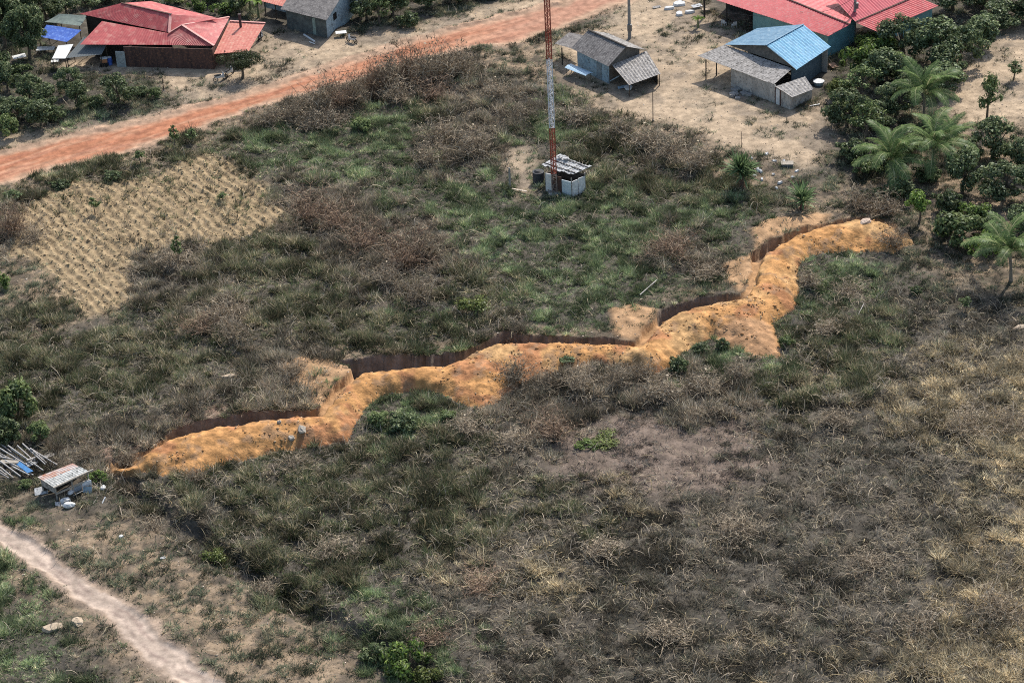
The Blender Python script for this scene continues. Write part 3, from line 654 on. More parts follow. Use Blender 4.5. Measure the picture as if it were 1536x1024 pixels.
mb = MB(); mb.wall(base[0], base[1], -.2, 2.62, 2.62, .12); part('wall', mb, RUST, R, label='rust-brown sheet front wall')
mb = MB(); mb.wall(base[1], bR, -.2, 2.6, 2.9, .12); part('wall', mb, RUST, R)
bl = base[0]+dR*.45; b2 = W(119, 21, 3.4)[:2]; b3 = W(182, 5, 4.7)[:2]+np.array([1, 2.5])
mb = MB(); mb.wall(base[0]+dR*.12, bl, -.2, 2.8, 3.2); mb.wall(W(135, 96)[:2]+dR*.3, base[0]+dR*.3, -.2, 2.6, 2.9); part('inner_wall', mb, DARKW, R)
mb = MB(); mb.wall(b2+np.array([.8, .2]), W(254, 49, 3.3)[:2]+np.array([0, .9]), -.2, 3.2, 3.2); part('wall', mb, DARKW, R)
mb = MB(); mb.wall(bR, W(250, 6, 3.6)[:2]+np.array([1.5, -.5]), -.2, 3.0, 3.4); part('wall', mb, RUST, R)
mb = MB(); mb.wall(b2+np.array([.8, .4]), b3, -.2, 3.2, 3.6); part('wall', mb, RUST, R)
mb = MB(); mb.tube([W(361.5, 44, 2.3), W(361.5, 44, 2.3)+np.array([0, 0, 1.9])], .16, 10); mb.tube([W(361.5, 44, 2.3)+np.array([0, 0, 1.88]), W(361.5, 44, 2.3)+np.array([0, 0, 2.0])], .22, 10); part('stovepipe', mb, mat('soot_metal', (.07, .05, .05), None, 4, .7), R)
dw = (base[1]-base[0])/np.linalg.norm(base[1]-base[0])
mb = MB(); p = W(176, 100.5)[:2]; mb.wall(p, p+dw*1.15, 0, 2.05, 2.05, .09); part('door', mb, mat('pale_grey_door', (.38, .42, .41), (.28, .31, .31), 2, .8, c3=(.2, .2, .2), s3=4), R, label='pale grey sheet door standing beside the brown wall')
mb = MB()
for px, py in ((340, 100), (372, 98), (392, 62)): mb = MB(); vpost(mb, px, py, 2.1 if py > 80 else 2.6, .12); part('post', mb, DARKW, R)

# ---- canopies on its left side
def canopy(name, label, cat, pts, m, poles=True, seed=0, th=.015, amp=0, pitch=.6, sag=.10):
    c = np.mean([W(p[0], p[1], p[2])[:2] for p in pts], 0); r = thing(name, label, cat, (c[0], c[1], 0))
    rs('sheet', r, m, *pts, pitch=pitch, amp=amp, seed=seed, sag=sag, rows=8, warp=-.05)
    if poles:
        for p in pts:
            mb = MB(); q = W(*p); q[:2] += (c-q[:2])*.06; mb.beam((q[0], q[1], -.1), q-np.array([0, 0, .04]), .09); part('pole', mb, BROWNP, r)
    return r
canopy('canopy', 'grey-green tarpaulin canopy behind the blue one beside the red-roofed house', 'canopy', [(67,33,2.4), (120,39,2.5), (131,24,3.0), (89,21,3.0)], TARPG, seed=11)
canopy('canopy', 'bright blue tarpaulin canopy beside the red-roofed house', 'canopy', [(57,55,2.0), (100,63,2.2), (122,45,2.7), (70,37.5,2.4)], TARPB, seed=12)
canopy('canopy', 'white sheet awning at the near end of the canopies', 'awning', [(78,88,1.7), (98,88,1.7), (110,66.5,2.3), (87,68.5,2.2)], WHITEM, seed=13, sag=.04)
canopy('canopy', 'charcoal sheet awning sloping down from the red front roof', 'awning', [(98.5,87.5,1.6), (152,82,1.75), (160,66,2.5), (126,55,2.7)], TARPD, seed=14, amp=.02, pitch=.35, sag=.04)
t = thing('table', 'pale table with dark things under the canopies', 'table', tuple(W(70, 82)))
mb = MB(); c = W(70, 82); mb.box((c[0], c[1], .82), (2.2, 1.1, .05)); part('tabletop', mb, WHITE, t)
for sx in (-1, 1):
    for sy in (-.45, .45): mb = MB(); mb.beam((c[0]+sx, c[1]+sy, 0), (c[0]+sx, c[1]+sy, .8), .07); part('leg', mb, BROWNP, t)
t = thing('drum', 'blue drum in the dark bay beside the pale grey door', 'drum', tuple(W(165, 97)))
mb = MB(); c = W(165, 97); mb.tube([c, c+np.array([0, 0, .95])], .32, 14); mb.tube([c+np.array([0, 0, .45]), c+np.array([0, 0, .5])], .34, 14); part('barrel', mb, TARPB, t)
mb = MB(); mb.tube([c+np.array([0, 0, .95]), c+np.array([0, 0, 1.0])], .27, 14); part('lid', mb, WHITE, t)
t = thing('cart', 'small orange and white cart in the bay beside the blue drum', 'cart', tuple(W(158, 98)))
c = W(157, 99); mb = MB(); mb.box((c[0], c[1], .75), (.7, .6, .5), .3); part('body', mb, mat('orange_paint', (.55, .25, .12), None, 4, .6), t)
mb = MB(); mb.box((c[0], c[1], 1.03), (.8, .7, .05), .3); part('top', mb, WHITE, t)
for s in (-.3, .3):
    mb = MB(); mb.tube([c+np.array([s, -.3, .25]), c+np.array([s+.05, -.36, .25])], .25, 14); part('wheel', mb, RUBBER, t)

# ---- grey roofed house at the top
R = thing('house', 'grey-roofed timber house with whitish gable wall at the top edge', 'house', tuple(W(465, 46)))
rs('roof', R, GREYF, (421,14,2.7), (490,31,2.7), (520,-16,4.4), (451,-33,4.4), .3, .03, 21)
rs('roof', R, GREYF, (553,-10,2.7), (484,-27,2.7), (451,-33,4.38), (520,-16,4.38), .3, .03, 22)
A = W(421, 14, 2.7)[:2]; B = W(490, 31, 2.7)[:2]; Rg = W(520, -16, 4.4)[:2]; nrm = Rg-B; nrm /= np.linalg.norm(nrm); dd = (B-A)/np.linalg.norm(B-A)
f0 = A+dd*.5+nrm*.6; f1 = B-dd*.5+nrm*.6; wd = np.linalg.norm(Rg-B)*2-1.2
g1 = f1+nrm*wd; g0 = f0+nrm*wd; gm_ = (f1+g1)/2
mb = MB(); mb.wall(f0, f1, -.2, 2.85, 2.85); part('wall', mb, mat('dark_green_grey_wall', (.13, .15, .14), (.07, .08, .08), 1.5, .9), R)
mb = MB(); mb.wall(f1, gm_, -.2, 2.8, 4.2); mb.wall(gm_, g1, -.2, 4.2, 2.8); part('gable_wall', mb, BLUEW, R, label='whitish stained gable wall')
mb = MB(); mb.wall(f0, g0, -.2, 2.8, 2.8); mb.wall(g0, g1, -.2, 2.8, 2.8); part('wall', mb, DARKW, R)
e = np.array([dd[0], dd[1]])
mb = MB(); p = f1+(gm_-f1)*.35+e*.07; mb.wall(p, p+nrm*.9, 1.5, 2.4, 2.4, .05); part('window', mb, SEAT, R)
mb = MB(); p = f0+(f1-f0)*.66-nrm*.08; mb.wall(p, p+dd*.45, .1, 2.3, 2.3, .05); part('door', mb, mat('pale_green_board', (.28, .36, .32), None, 3, .8), R)
mb = MB(); p = W(398, 22)[:2]; q = W(432, 30)[:2]; mb.wall(p, q, 1.0, 2.6, 2.6); part('annex_wall', mb, BLUEW, R, label='pale blue annex wall')
rs('annex_roof', R, PINK, (392,2,2.75), (432,12,2.75), (446,-12,3.3), (406,-22,3.3), .35, .02, 24)
for px, py in ((399, 24), (415, 29), (432, 36)): mb = MB(); vpost(mb, px, py, 2.6); part('post', mb, BROWNP, R)
mb = MB(); mb.wall(p+nrm*2.2, q+nrm*2.2, 0, 2.6, 2.6); part('wall', mb, DARKW, R)

# ---- small grey house
R = thing('house', 'small grey house with striped lean-to roof, right of the red and white mast', 'house', tuple(W(905, 110)))
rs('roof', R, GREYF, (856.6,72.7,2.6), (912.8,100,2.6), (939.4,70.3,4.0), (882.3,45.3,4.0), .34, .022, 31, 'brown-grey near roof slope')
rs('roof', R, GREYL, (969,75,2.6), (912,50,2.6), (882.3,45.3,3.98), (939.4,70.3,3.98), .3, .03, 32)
cap(R, (882.3,45.3,4.02), (939.4,70.3,4.02), .22, DARKW)
rs('lean_to_roof', R, GREYL, (917.5,97.7,2.35), (969.8,76.6,2.35), (991,111,1.55), (943.3,128,1.55), .46, .045, 33, 'pale striped lean-to roof')
rs('awning_roof', R, GREYF, (832,65.6,2.2), (857,73,2.5), (877,53.5,2.6), (854,49,2.25), .3, .02, 34)
A = W(856.6, 72.7, 2.6)[:2]; B = W(912.8, 100, 2.6)[:2]; Cc = W(969, 75, 2.6)[:2]; Dd = W(912, 50, 2.6)[:2]
dd = (B-A)/np.linalg.norm(B-A); nn = (Cc-B)/np.linalg.norm(Cc-B)
a = A+dd*.5+nn*.6; b = B-dd*.6+nn*.6; c = Cc-dd*.6-nn*.6; d = Dd+dd*.5-nn*.6
mb = MB(); mb.wall(a, b, -.2, 2.7, 2.7); part('wall', mb, BLUEW, R, label='shaded bluish front wall')
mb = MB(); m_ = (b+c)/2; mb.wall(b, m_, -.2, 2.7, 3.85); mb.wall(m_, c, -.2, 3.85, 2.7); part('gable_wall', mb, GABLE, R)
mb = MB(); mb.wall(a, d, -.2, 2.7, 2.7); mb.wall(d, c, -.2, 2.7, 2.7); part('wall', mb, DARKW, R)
mb = MB(); vpost(mb, 843.7, 98, 2.2, .14); part('post', mb, DARKW, R)
for px, py in ((943, 152), (989, 130)): mb = MB(); q = W(px if px > 950 else 944, 128 if px < 950 else 112, 1.5); mb.beam((q[0], q[1]+.15, -.1), (q[0], q[1]+.15, 1.48), .1); part('post', mb, BROWNP, R)
l0 = W(921, 97.7, 2.35)[:2]; l1 = W(968, 78, 2.35)[:2]; l2 = W(988, 111, 1.55)[:2]
mb = MB(); mb.wall(l1, l1+(l2-l1)*.9, -.1, 2.2, 1.6, .08); part('side_wall', mb, DARKW, R)
mb = MB(); p = a+(b-a)*.62-nn*.08; mb.wall(p, p+dd*.9, 0, 2.0, 2.0, .06); part('door', mb, mat('grey_door', (.25, .29, .31), None, 3, .8), R)
t = thing('bench_cover', 'long pale blue curved metal sheet on a low frame before the small grey house', 'metal sheet', tuple(W(866, 116)))
rs('sheet', t, mat('pale_blue_metal', (.42, .56, .66), (.34, .47, .58), 2, .4), (847,101.6,1.0), (878.4,114,1.0), (889.4,109.4,1.05), (857,96,1.05), .3, .015, 41, warp=.12)
for px, py in ((850,101),(877,112),(886,109),(857,97.5)): mb = MB(); q = W(px, py, 1.0); mb.beam((q[0], q[1], -.05), (q[0], q[1], .97), .07); part('leg', mb, BROWNP, t)
t = thing('basin', 'round white basin on the ground under the striped lean-to', 'basin', tuple(W(942.5, 135)))
c = W(942.5, 135); mb = MB(); mb.tube([c+np.array([0, 0, .02]), c+np.array([0, 0, .12]), c+np.array([0, 0, .38])], [.3, .36, .44], 16, True); part('bowl', mb, WHITE, t, True)
mb = MB(); mb.tube([c+np.array([0, 0, .36]), c+np.array([0, 0, .42])], .47, 16); part('rim', mb, WHITE, t)
t = thing('pole', 'light pole lying under the striped lean-to roof', 'pole', tuple(W(925, 124)))
mb = MB(); mb.tube([W(915, 122, .3), W(929, 114, 1.3)], .06, 6); part('shaft', mb, BLUEW, t)

# ---- blue roofed house
R = thing('house', 'whitish house with a blue ribbed roof above grey porch roofs', 'house', tuple(W(1160, 135)))
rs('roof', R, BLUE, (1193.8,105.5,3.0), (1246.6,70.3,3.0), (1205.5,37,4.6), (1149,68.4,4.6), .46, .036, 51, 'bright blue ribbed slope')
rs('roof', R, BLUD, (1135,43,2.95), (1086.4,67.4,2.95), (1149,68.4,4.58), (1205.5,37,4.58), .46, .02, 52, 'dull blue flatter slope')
cap(R, (1149,68.4,4.62), (1205.5,37,4.62), .18, BLUD); cap(R, (1149,68.4,4.55), (1193.8,105.5,2.98), .1, DARKW, 'bargeboard'); 
rs('porch_roof', R, GREYL, (1047,84,2.5), (1161,127,2.35), (1189,103,2.98), (1087,67.8,2.92), .34, .026, 53, 'grey corrugated porch roof')
rs('lean_to_roof', R, GREYL, (1188,146.5,1.75), (1220,134,1.75), (1207.5,115,2.25), (1162.6,130,2.25), .4, .032, 54, 'small striped lean-to roof')
P1, Pm, P2, P3 = W(1097, 129)[:2], W(1164, 157)[:2], W(1186, 165)[:2], W(1217, 150)[:2]
ax = (P2-P1)/np.linalg.norm(P2-P1); Pm = P1+ax*7.0; FR, BR = W(1193.8, 105.5, 3.0)[:2], W(1246.6, 70.3, 3.0)[:2]; BL = W(1135, 43, 2.95)[:2]
mb = MB(); mb.wall(P1, Pm, -.2, 2.4, 2.3); part('wall', mb, PLAST, R, label='long whitish stained wall')
mb = MB(); mb.wall(Pm, P2, -.2, 2.15, 1.65); part('wall', mb, PLAST, R)
mb = MB(); mb.wall(P2, P3, -.2, 1.65, 1.7); part('wall', mb, PLAST, R)
pe = (P3-P2)/np.linalg.norm(P3-P2)
mb = MB(); mb.wall(P1, P1+pe*2.6, -.2, 2.4, 2.8); mb.wall(P1+pe*2.6, BL-pe*.3, -.2, 2.8, 2.8); mb.wall(BL-pe*.3, BR-pe*.6, -.2, 2.85, 2.85); part('rear_wall', mb, PLAST, R)
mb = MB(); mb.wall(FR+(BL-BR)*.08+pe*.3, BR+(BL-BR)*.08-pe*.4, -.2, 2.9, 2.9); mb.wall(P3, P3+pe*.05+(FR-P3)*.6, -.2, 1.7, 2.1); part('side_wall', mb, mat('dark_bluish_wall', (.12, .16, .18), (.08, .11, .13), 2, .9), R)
fl, fr, rd_ = W(1088, 68.5, 2.95), W(1192, 105, 2.95), W(1149, 68.4, 4.52); pe3 = np.array([pe[0], pe[1], 0])*.35
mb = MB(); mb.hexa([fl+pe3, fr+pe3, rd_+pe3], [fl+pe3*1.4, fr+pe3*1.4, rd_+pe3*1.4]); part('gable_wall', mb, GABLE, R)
for px, py, h in ((1059,119,2.5), (1074.7,113,2.6), (1050,112,2.5)): 
    if px == 1050: continue
    mb = MB(); vpost(mb, px, py, h, .13); part('post', mb, DARKW, R)
no = np.array([-pe[0], -pe[1]])
mb = MB(); p = Pm-ax*.05+no*.09; mb.wall(p, p+ax*.14, 0, 2.1, 2.1, .06); mb.wall(p+ax*.75, p+ax*.92, 0, 2.0, 2.0, .06); part('door_frame', mb, RUST, R)
mb = MB(); mb.wall(p+ax*.16, p+ax*.74, 0, 1.95, 1.95, .04); part('door', mb, WHITE, R)
t = thing('rubble_heap', 'low heap of broken concrete against the wall of the blue-roofed house', 'rubble', tuple(W(1112, 143)))
mb = MB()
for i in range(16):
    q = W(random.uniform(1098, 1128), random.uniform(134, 148)); mb.box((q[0], q[1], random.uniform(.05, .3)), (random.uniform(.3, .9), random.uniform(.3, .7), random.uniform(.15, .3)), random.random()*3)
part('blocks', mb, CONC, t)
t = thing('basin', 'pale blue-white tub on the ground right of the blue-roofed house', 'tub', tuple(W(1228, 130)))
c = W(1228, 128); mb = MB(); mb.tube([c, c+np.array([0, 0, .5])], [.5, .62], 12); part('bowl', mb, BLUEW, t); mb = MB(); mb.tube([c+np.array([0, 0, .48]), c+np.array([0, 0, .55])], .66, 12); part('rim', mb, WHITE, t)

# ---- big red roofed house, top right
R = thing('house', 'large house with bright red ribbed roofs and teal wall behind the blue roof', 'house', tuple(W(1200, 35)))
rs('roof', R, RED2, (1050,-7.5,3.0), (1242.7,54.7,3.0), (1275,37,3.75), (1110,-30,3.75), .42, .030, 61, 'bright red ribbed slope behind the blue roof')
rs('roof', R, RED2, (1282,14,3.2), (1190,-34,3.2), (1110,-30,3.73), (1275,37,3.73), .6, .02, 62)
cap(R, (1110,-30,3.78), (1275,37,3.78), .2, RUST)
rs('roof', R, RED2, (1316,48,2.6), (1408,9,2.6), (1374,-5,3.5), (1283,34,3.5), .42, .030, 63, 'lower red slope above the shrubs')
rs('roof', R, mat('deep_red_roof_paint', (.42, .055, .075), (.33, .04, .06), 1.5, .5), (1283,33,3.52), (1374,-6,3.52), (1330,-42,4.7), (1243,-10,4.7), .42, .030, 64, 'deep red ribbed slope right of the pole')
cap(R, (1283,33.5,3.56), (1374,-5.5,3.56), .14, RUST)
a = W(1050, -7.5, 3.0)[:2]; b = W(1242.7, 54.7, 3.0)[:2]; c = W(1275, 37, 3.75)[:2]; dd = (b-a)/np.linalg.norm(b-a); nn = np.array([-dd[1], dd[0]]); L = np.linalg.norm(b-a)
s0 = a+nn*.6+dd*(L*.40); s1 = b+nn*.6-dd*.5
mb = MB(); mb.wall(s0, s1, -.2, 3.0, 3.0); part('wall', mb, TEAL, R)
mb = MB(); mb.wall(s1, s1+nn*5, -.2, 3.05, 3.4); part('wall', mb, mat('blue_teal_wall', (.15, .32, .36), None, 1.4, .9), R)
mb = MB(); mb.wall(a+nn*4.5+dd*.5, a+nn*4.5+dd*L*.42, -.2, 3.5, 3.5); mb.wall(s0, s0+nn*4, -.2, 3.0, 3.4); part('inner_wall', mb, DARKW, R)
mb = MB(); e0 = W(1320, 46, 2.6)[:2]; e1 = W(1404, 9, 2.6)[:2]; k_ = (e1-e0)/np.linalg.norm(e1-e0); kn = np.array([-k_[1], k_[0]]); mb.wall(e0+kn*.6, e1+kn*.6, -.2, 2.7, 2.7); part('wall', mb, TEAL, R)
for f in (.02, .2): q = a+nn*.35+dd*L*f; mb = MB(); mb.beam((q[0], q[1], -.1), (q[0], q[1], 3.0), .22); part('post', mb, DARKW, R)

# ---- utility poles and cables
def upole(px, py, h, label):
    c = W(px, py); t = thing('utility_pole', label, 'utility pole', tuple(c))
    mb = MB(); mb.tube([c-np.array([0, 0, .3]), c+np.array([0, 0, h])], [.22, .13], 8); part('shaft', mb, CONC, t)
    mb = MB(); mb.beam(c+np.array([-1, 0, h-.5]), c+np.array([1, 0, h-.5]), .12); part('crossarm', mb, CONC, t)
    for s in (-.9, -.3, .3, .9): mb = MB(); mb.tube([c+np.array([s, 0, h-.44]), c+np.array([s, 0, h-.2])], .05, 7); part('insulator', mb, WHITE, t)
    return c, t
c1, t1 = upole(944.5, 58, 8.5, 'tall grey utility pole behind the small grey house')
mb = MB(); mb.box((c1[0], c1[1]-.22, 1.5), (.55, .3, .8)); part('meter_box', mb, METAL, t1)
c2, t2 = upole(1281, 62, 9.0, 'utility pole standing between the bright red roofs')
mb = MB(); mb.box((c2[0]+.2, c2[1]-.1, 4.6), (.35, .3, .7)); part('meter_box', mb, METAL, t2)
def cable(p, q, sag, label):
    p = np.array(p, float); q = np.array(q, float)
    pts = [p*(1-s)+q*s-np.array([0, 0, 4*sag*s*(1-s)]) for s in np.linspace(0, 1, 13)]
    mb = MB(); mb.tube(pts, .025, 5); o = link('cable', mb.mesh('cable', tuple(p)), SEAT, None, tuple(p)); tag(o, label, 'cable')
top2 = c2+np.array([0, 0, 5.2])
cable(top2, W(1238, 52, 3.2), .9, 'black cable from the pole down to the tip of the near red roof')
cable(top2+np.array([0, 0, .5]), W(1200, 18, 3.6), .8, 'black cable from the pole across the near red roof ridge')
cable(c1+np.array([0, 0, 8.1]), W(1150, 25, 3.3), 1.2, 'black cable from the grey pole to the large red-roofed house')

# ---- lattice mast
base = W(832, 291); MW = .62
R = thing('lattice_mast', 'tall slim red and white lattice mast beside the little white hut', 'mast', tuple(base))
MRED = mat('mast_red_paint', (.34, .075, .045), (.22, .06, .04), 5, .7); MWH = mat('mast_white_paint', (.66, .67, .70), (.48, .49, .52), 5, .7)
z0 = 0
tri_ = [np.array([MW/2*math.cos(a_), MW/2*math.sin(a_), 0]) for a_ in (math.radians(210), math.radians(330), math.radians(90))]
FOOT = mat('mast_foot_grey', (.30, .25, .22), (.17, .12, .10), 5, .8)
for i in range(6):
    mb = MB(); zz0 = 0 if i == 0 else (2.5 if i == 1 else (i-1)*7.9); seg = 2.5 if i == 0 else (5.4 if i == 1 else 7.9)
    for k in range(3): mb.tube([base+tri_[k]+np.array([0, 0, zz0]), base+tri_[k]+np.array([0, 0, zz0+seg-.01])], .055, 6)
    nb = int(round(seg*2)); hb = seg/nb
    for j in range(nb):
        for k in range(3):
            a_, b_ = tri_[k], tri_[(k+1) % 3]
            if j % 2: a_, b_ = b_, a_
            za = zz0+j*hb; mb.beam(base+a_+np.array([0, 0, za]), base+b_+np.array([0, 0, za+hb]), .042)
            mb.beam(base+a_+np.array([0, 0, za+.01]), base+b_+np.array([0, 0, za+.01]), .035)
    part('mast_section', mb, FOOT if i == 0 else (MRED if i % 2 == 1 else MWH), R, label=('weathered grey-brown foot' if i == 0 else ('red painted section' if i % 2 == 1 else 'white painted section')))
mb = MB(); mb.beam(base+np.array([-.35, -.2, 18.0]), base+np.array([-1.0, -.2, 18.0]), .06); mb.box(tuple(base+np.array([-1.0, -.2, 18.1])), (.15, .15, .35)); part('side_bracket', mb, DARKW, R)
mb = MB(); mb.box((base[0], base[1], .1), (1.3, 1.3, .35)); part('footing', mb, CONC, R)

# ---- hut at the mast
R = thing('hut', 'little white-walled hut with ragged grey slat roof at the foot of the mast', 'hut', tuple(W(848, 285)))
rc = [(826,253.5,2.25), (859,261,2.2), (886,251,2.35), (850,235,2.5), (811,243,2.4)]
HW = mat('weathered_roof_sheets', (.50, .50, .50), (.30, .30, .30), 4, .8, c3=(.08, .08, .08), s3=6)
A, B = W(812, 247, 2.3), W(859, 262, 2.2); D, Cc = W(840, 232, 2.5), W(886, 250, 2.35)
for i in range(11):
    f0, f1 = i/11+.004, (i+.93)/11; mb = MB(); l0, l1 = random.uniform(-.06, .06), random.uniform(.95, 1.08); dz = random.uniform(-.03, .05)
    P_q = [A*(1-f0)+B*f0, A*(1-f1)+B*f1, D*(1-f1)+Cc*f1, D*(1-f0)+Cc*f0]
    lo = [P_q[0]+(P_q[3]-P_q[0])*l0, P_q[1]+(P_q[2]-P_q[1])*l0, P_q[1]+(P_q[2]-P_q[1])*l1, P_q[0]+(P_q[3]-P_q[0])*l1]
    mb.slab([tuple(q+np.array([0, 0, dz])) for q in lo], .03); part('roof_board', mb, HW, R)
for f in (.15, .5, .85):
    mb = MB(); mb.beam(A*(1-f)+D*f+np.array([0, 0, .06]), B*(1-f)+Cc*f+np.array([0, 0, .06]), .07); part('batten', mb, DARKW, R)
mb = MB()
for k in range(5):
    q = A+(D-A)*.75+(B-A)*random.uniform(.1, .6)+np.array([0, 0, .15+.05*k]); mb.box(tuple(q), (random.uniform(.4, .9), .25, .04), random.uniform(-.6, .8))
part('loose_boards', mb, HW, R)
h0, h1, h2 = W(819, 287)[:2], W(858, 295)[:2], W(878, 287)[:2]; h3 = h0+(h2-h1)
ax = (h1-h0); ay = (h2-h1)
mb = MB(); mb.wall(h0, h0+ax*.26, 0, 2.2, 2.2, .08); part('panel', mb, WHITE, R, label='pale front panel left of the mast')
mb = MB(); mb.wall(h0+ax*.27, h0+ax*.62, 0, 2.1, 2.1, .06); part('panel', mb, RUST, R, label='brown front panel')
mb = MB(); mb.wall(h0+ax*.63, h1, 0, 1.8, 1.75, .08); part('panel', mb, mat('pale_blue_grey', (.55, .62, .66), (.42, .48, .52), 2, .7), R)
mb = MB(); mb.wall(h1, h1+ay*.45, 0, 1.75, 1.8, .08); part('panel', mb, WHITE, R); mb = MB(); mb.wall(h1+ay*.5, h2, 0, 1.85, 1.85, .08); part('panel', mb, WHITE, R)
mb = MB(); mb.wall(h0, h3, 0, 2.1, 2.1, .08); mb.wall(h3, h2, 0, 2.1, 2.1, .08); part('rear_wall', mb, DARKW, R)
for q in (h0, h1, h2, h3): mb = MB(); mb.beam((q[0], q[1], 0), (q[0], q[1], 2.2), .12); part('post', mb, GREYL, R)
t = thing('water_tank', 'dark round tank left of the white hut at the mast', 'tank', tuple(W(808, 276)))
c = W(808, 274); mb = MB(); mb.tube([c, c+np.array([0, 0, 1.35])], .62, 18); part('tank_body', mb, mat('dark_plastic', (.045, .05, .06), None, 2, .6), t); mb = MB(); mb.tube([c+np.array([0, 0, 1.35]), c+np.array([0, 0, 1.5])], [.5, .25], 18); part('lid', mb, SEAT, t)
def small_post(px, py, h, w, m, label, cat='post', loc=None):
    c = W(px, py); t = thing('post', label, cat, tuple(c)); mb = MB(); mb.tube([c-np.array([0, 0, .1]), c+np.array([random.uniform(-.05, .05), 0, h])], [w, w*.8], 6); part('shaft', mb, m, t)
    mb = MB(); mb.box((c[0], c[1], .05), (w*3, w*3, .12), .3); part('foot', mb, CONC, t)
small_post(765, 283, 2.5, .13, CONC, 'grey concrete post in the bare patch left of the mast hut')
small_post(979.5, 181, 3.6, .05, DARKW, 'thin dark post on the yard edge in front of the small grey house')
small_post(246, 137, 1.7, .06, BROWNP, 'short stick post near the end of the tree row')
small_post(1258, 178, 1.2, .06, BROWNP, 'short stake right of the blue-roofed house')
def plank(p, q, w, m, name, label, cat='plank', h=.06):
    p = np.array(p, float); q = np.array(q, float); mb = MB(); mb.beam(p, q, w, h); o = link(name, mb.mesh(name, tuple(p)), m, None, tuple(p)); tag(o, label, cat); return o
plank(W(768, 283, .25), W(790, 287, .3), .22, mat('pale_plank_wood', (.6, .5, .4), None, 5, .9), 'plank', 'pale plank on the bare patch beside the grey concrete post')  # pale wood tone of the plank
plank(W(455.5, 52, .15), W(472, 62.5, .15), .16, WHITEM, 'white_pipe', 'white pipe lying before the grey-roofed timber house', 'pipe', .16)
plank(W(464, 63, .1), W(472, 66, .1), .12, WHITEM, 'plank', 'short white board at the end of the white pipe')

# ---- motorcycles
def motorbike(px, py, rz, label):
    c = W(px, py); t = thing('motorcycle', label, 'motorcycle', tuple(c), rz=rz)
    def pt(x, y, z): return (x, y, z)
    for sx in (-.62, .62):
        mb = MB(); pts = [(sx+.28*math.cos(a_), 0, .3+.28*math.sin(a_)) for a_ in np.linspace(0, 2*math.pi, 15)]; mb.tube(pts, .055, 6, False)
        for a_ in np.linspace(0, math.pi, 4)[:-1]: mb.beam((sx-.26*math.cos(a_), 0, .3-.26*math.sin(a_)), (sx+.26*math.cos(a_), 0, .3+.26*math.sin(a_)), .03)
        link('wheel', mb.mesh('wheel'), RUBBER, t)
    mb = MB(); mb.hexa([(-.55, -.1, .45), (.35, -.1, .35), (.35, .1, .35), (-.55, .1, .45)], [(-.75, -.12, .72), (.3, -.12, .66), (.3, .12, .66), (-.75, .12, .72)]); mb.hexa([(.3, -.14, .3), (.5, -.12, .35), (.5, .12, .35), (.3, .14, .3)], [(.38, -.14, .95), (.5, -.1, .95), (.5, .1, .95), (.38, .14, .95)]); link('body', mb.mesh('body'), WHITE, t)
    mb = MB(); mb.box((-.3, 0, .78), (.8, .28, .12)); link('seat', mb.mesh('seat'), SEAT, t)
    mb = MB(); mb.tube([(.36, -.35, 1.02), (.42, 0, 1.0), (.36, .35, 1.02)], .03, 6); mb.beam((.43, 0, 1.0), (.62, 0, .3), .07); link('handlebar', mb.mesh('handlebar'), METAL, t)
motorbike(331, 121, .5, 'white and black motorcycle parked under the small round tree by the red-roofed house')
motorbike(345, 113, 1.0, 'dark motorcycle behind the white one under the small round tree')
motorbike(528, 64, 2.4, 'motorcycle parked at the corner of the grey-roofed timber house')
motorbike(391, 60, 1.3, 'motorcycle beside the right end of the faded orange lean-to')

# ---- slabs, sheets, white junk
def slab(px, py, lx, ly, rz, m, name, label, cat, h=.12, tilt=.1):
    c = W(px, py); mb = MB(); rnd = random.Random(int(px)); k = 9
    pts = [(lx/2*math.cos(2*math.pi*i/k)*rnd.uniform(.75, 1.15), ly/2*math.sin(2*math.pi*i/k)*rnd.uniform(.75, 1.15)) for i in range(k)]
    mb.hexa([(x_, y_, -.08) for x_, y_ in pts], [(x_*.86, y_*.86, h+tilt*y_) for x_, y_ in pts])
    o = link(name, mb.mesh(name), m, None, (c[0], c[1], gz(c[0], c[1])+.02)); o.rotation_euler = (0, 0, rz); tag(o, label, cat); return o
ROCKS = []
STONE = mat('tan_stone', (.50, .40, .29), (.36, .28, .20), 4, .95, .4); PSTONE = mat('pale_stone', (.38, .335, .28), (.27, .24, .20), 4, .95, .4)
slab(82, 946, 2.0, 1.0, .1, STONE, 'rock', 'flat tan stone slab in the grass left of the track, farther from the track', 'rock', .22, .1)
ROCKS.append((118, 938, 0.9, 1.2, 0.4, STONE, 'small tan stone between the flat slab and the pale track'))
slab(245, 838, .6, .3, .3, WHITE, 'scrap', 'pale scrap in the sparse grass above the track, right one', 'scrap', .08)
slab(182, 807, .5, .35, .8, WHITE, 'scrap', 'pale scrap in the sparse grass above the track, left one', 'scrap', .15)
ROCKS.append((455, 660, 1.2, 0.8, 0.45, PSTONE, 'grey rock at the foot of the orange ridge, larger'))
ROCKS.append((438, 667, 0.7, 0.6, 0.35, PSTONE, 'grey rock at the ridge foot just left of the larger one'))
ROCKS.append((421, 650, 0.4, 0.35, 0.3, PSTONE, 'small pale rock on the orange ridge above the grey rocks'))
ROCKS.append((1298, 349, 1.4, 0.9, 0.4, mat('pale_clay', (.60, .46, .36), None, 4, .95), 'pale flat stone on the right end of the orange ridge'))
slab(343, 566, 1.6, .5, .2, STONE, 'rock', 'low tan clod bank among weeds left of the ridge bend', 'rock', .2)
slab(1530, 489, 1.6, .8, .5, mat('bare_board', (.5, .4, .3), None, 3, .9), 'board', 'pale board on the dry ground at the right edge', 'board', .12)
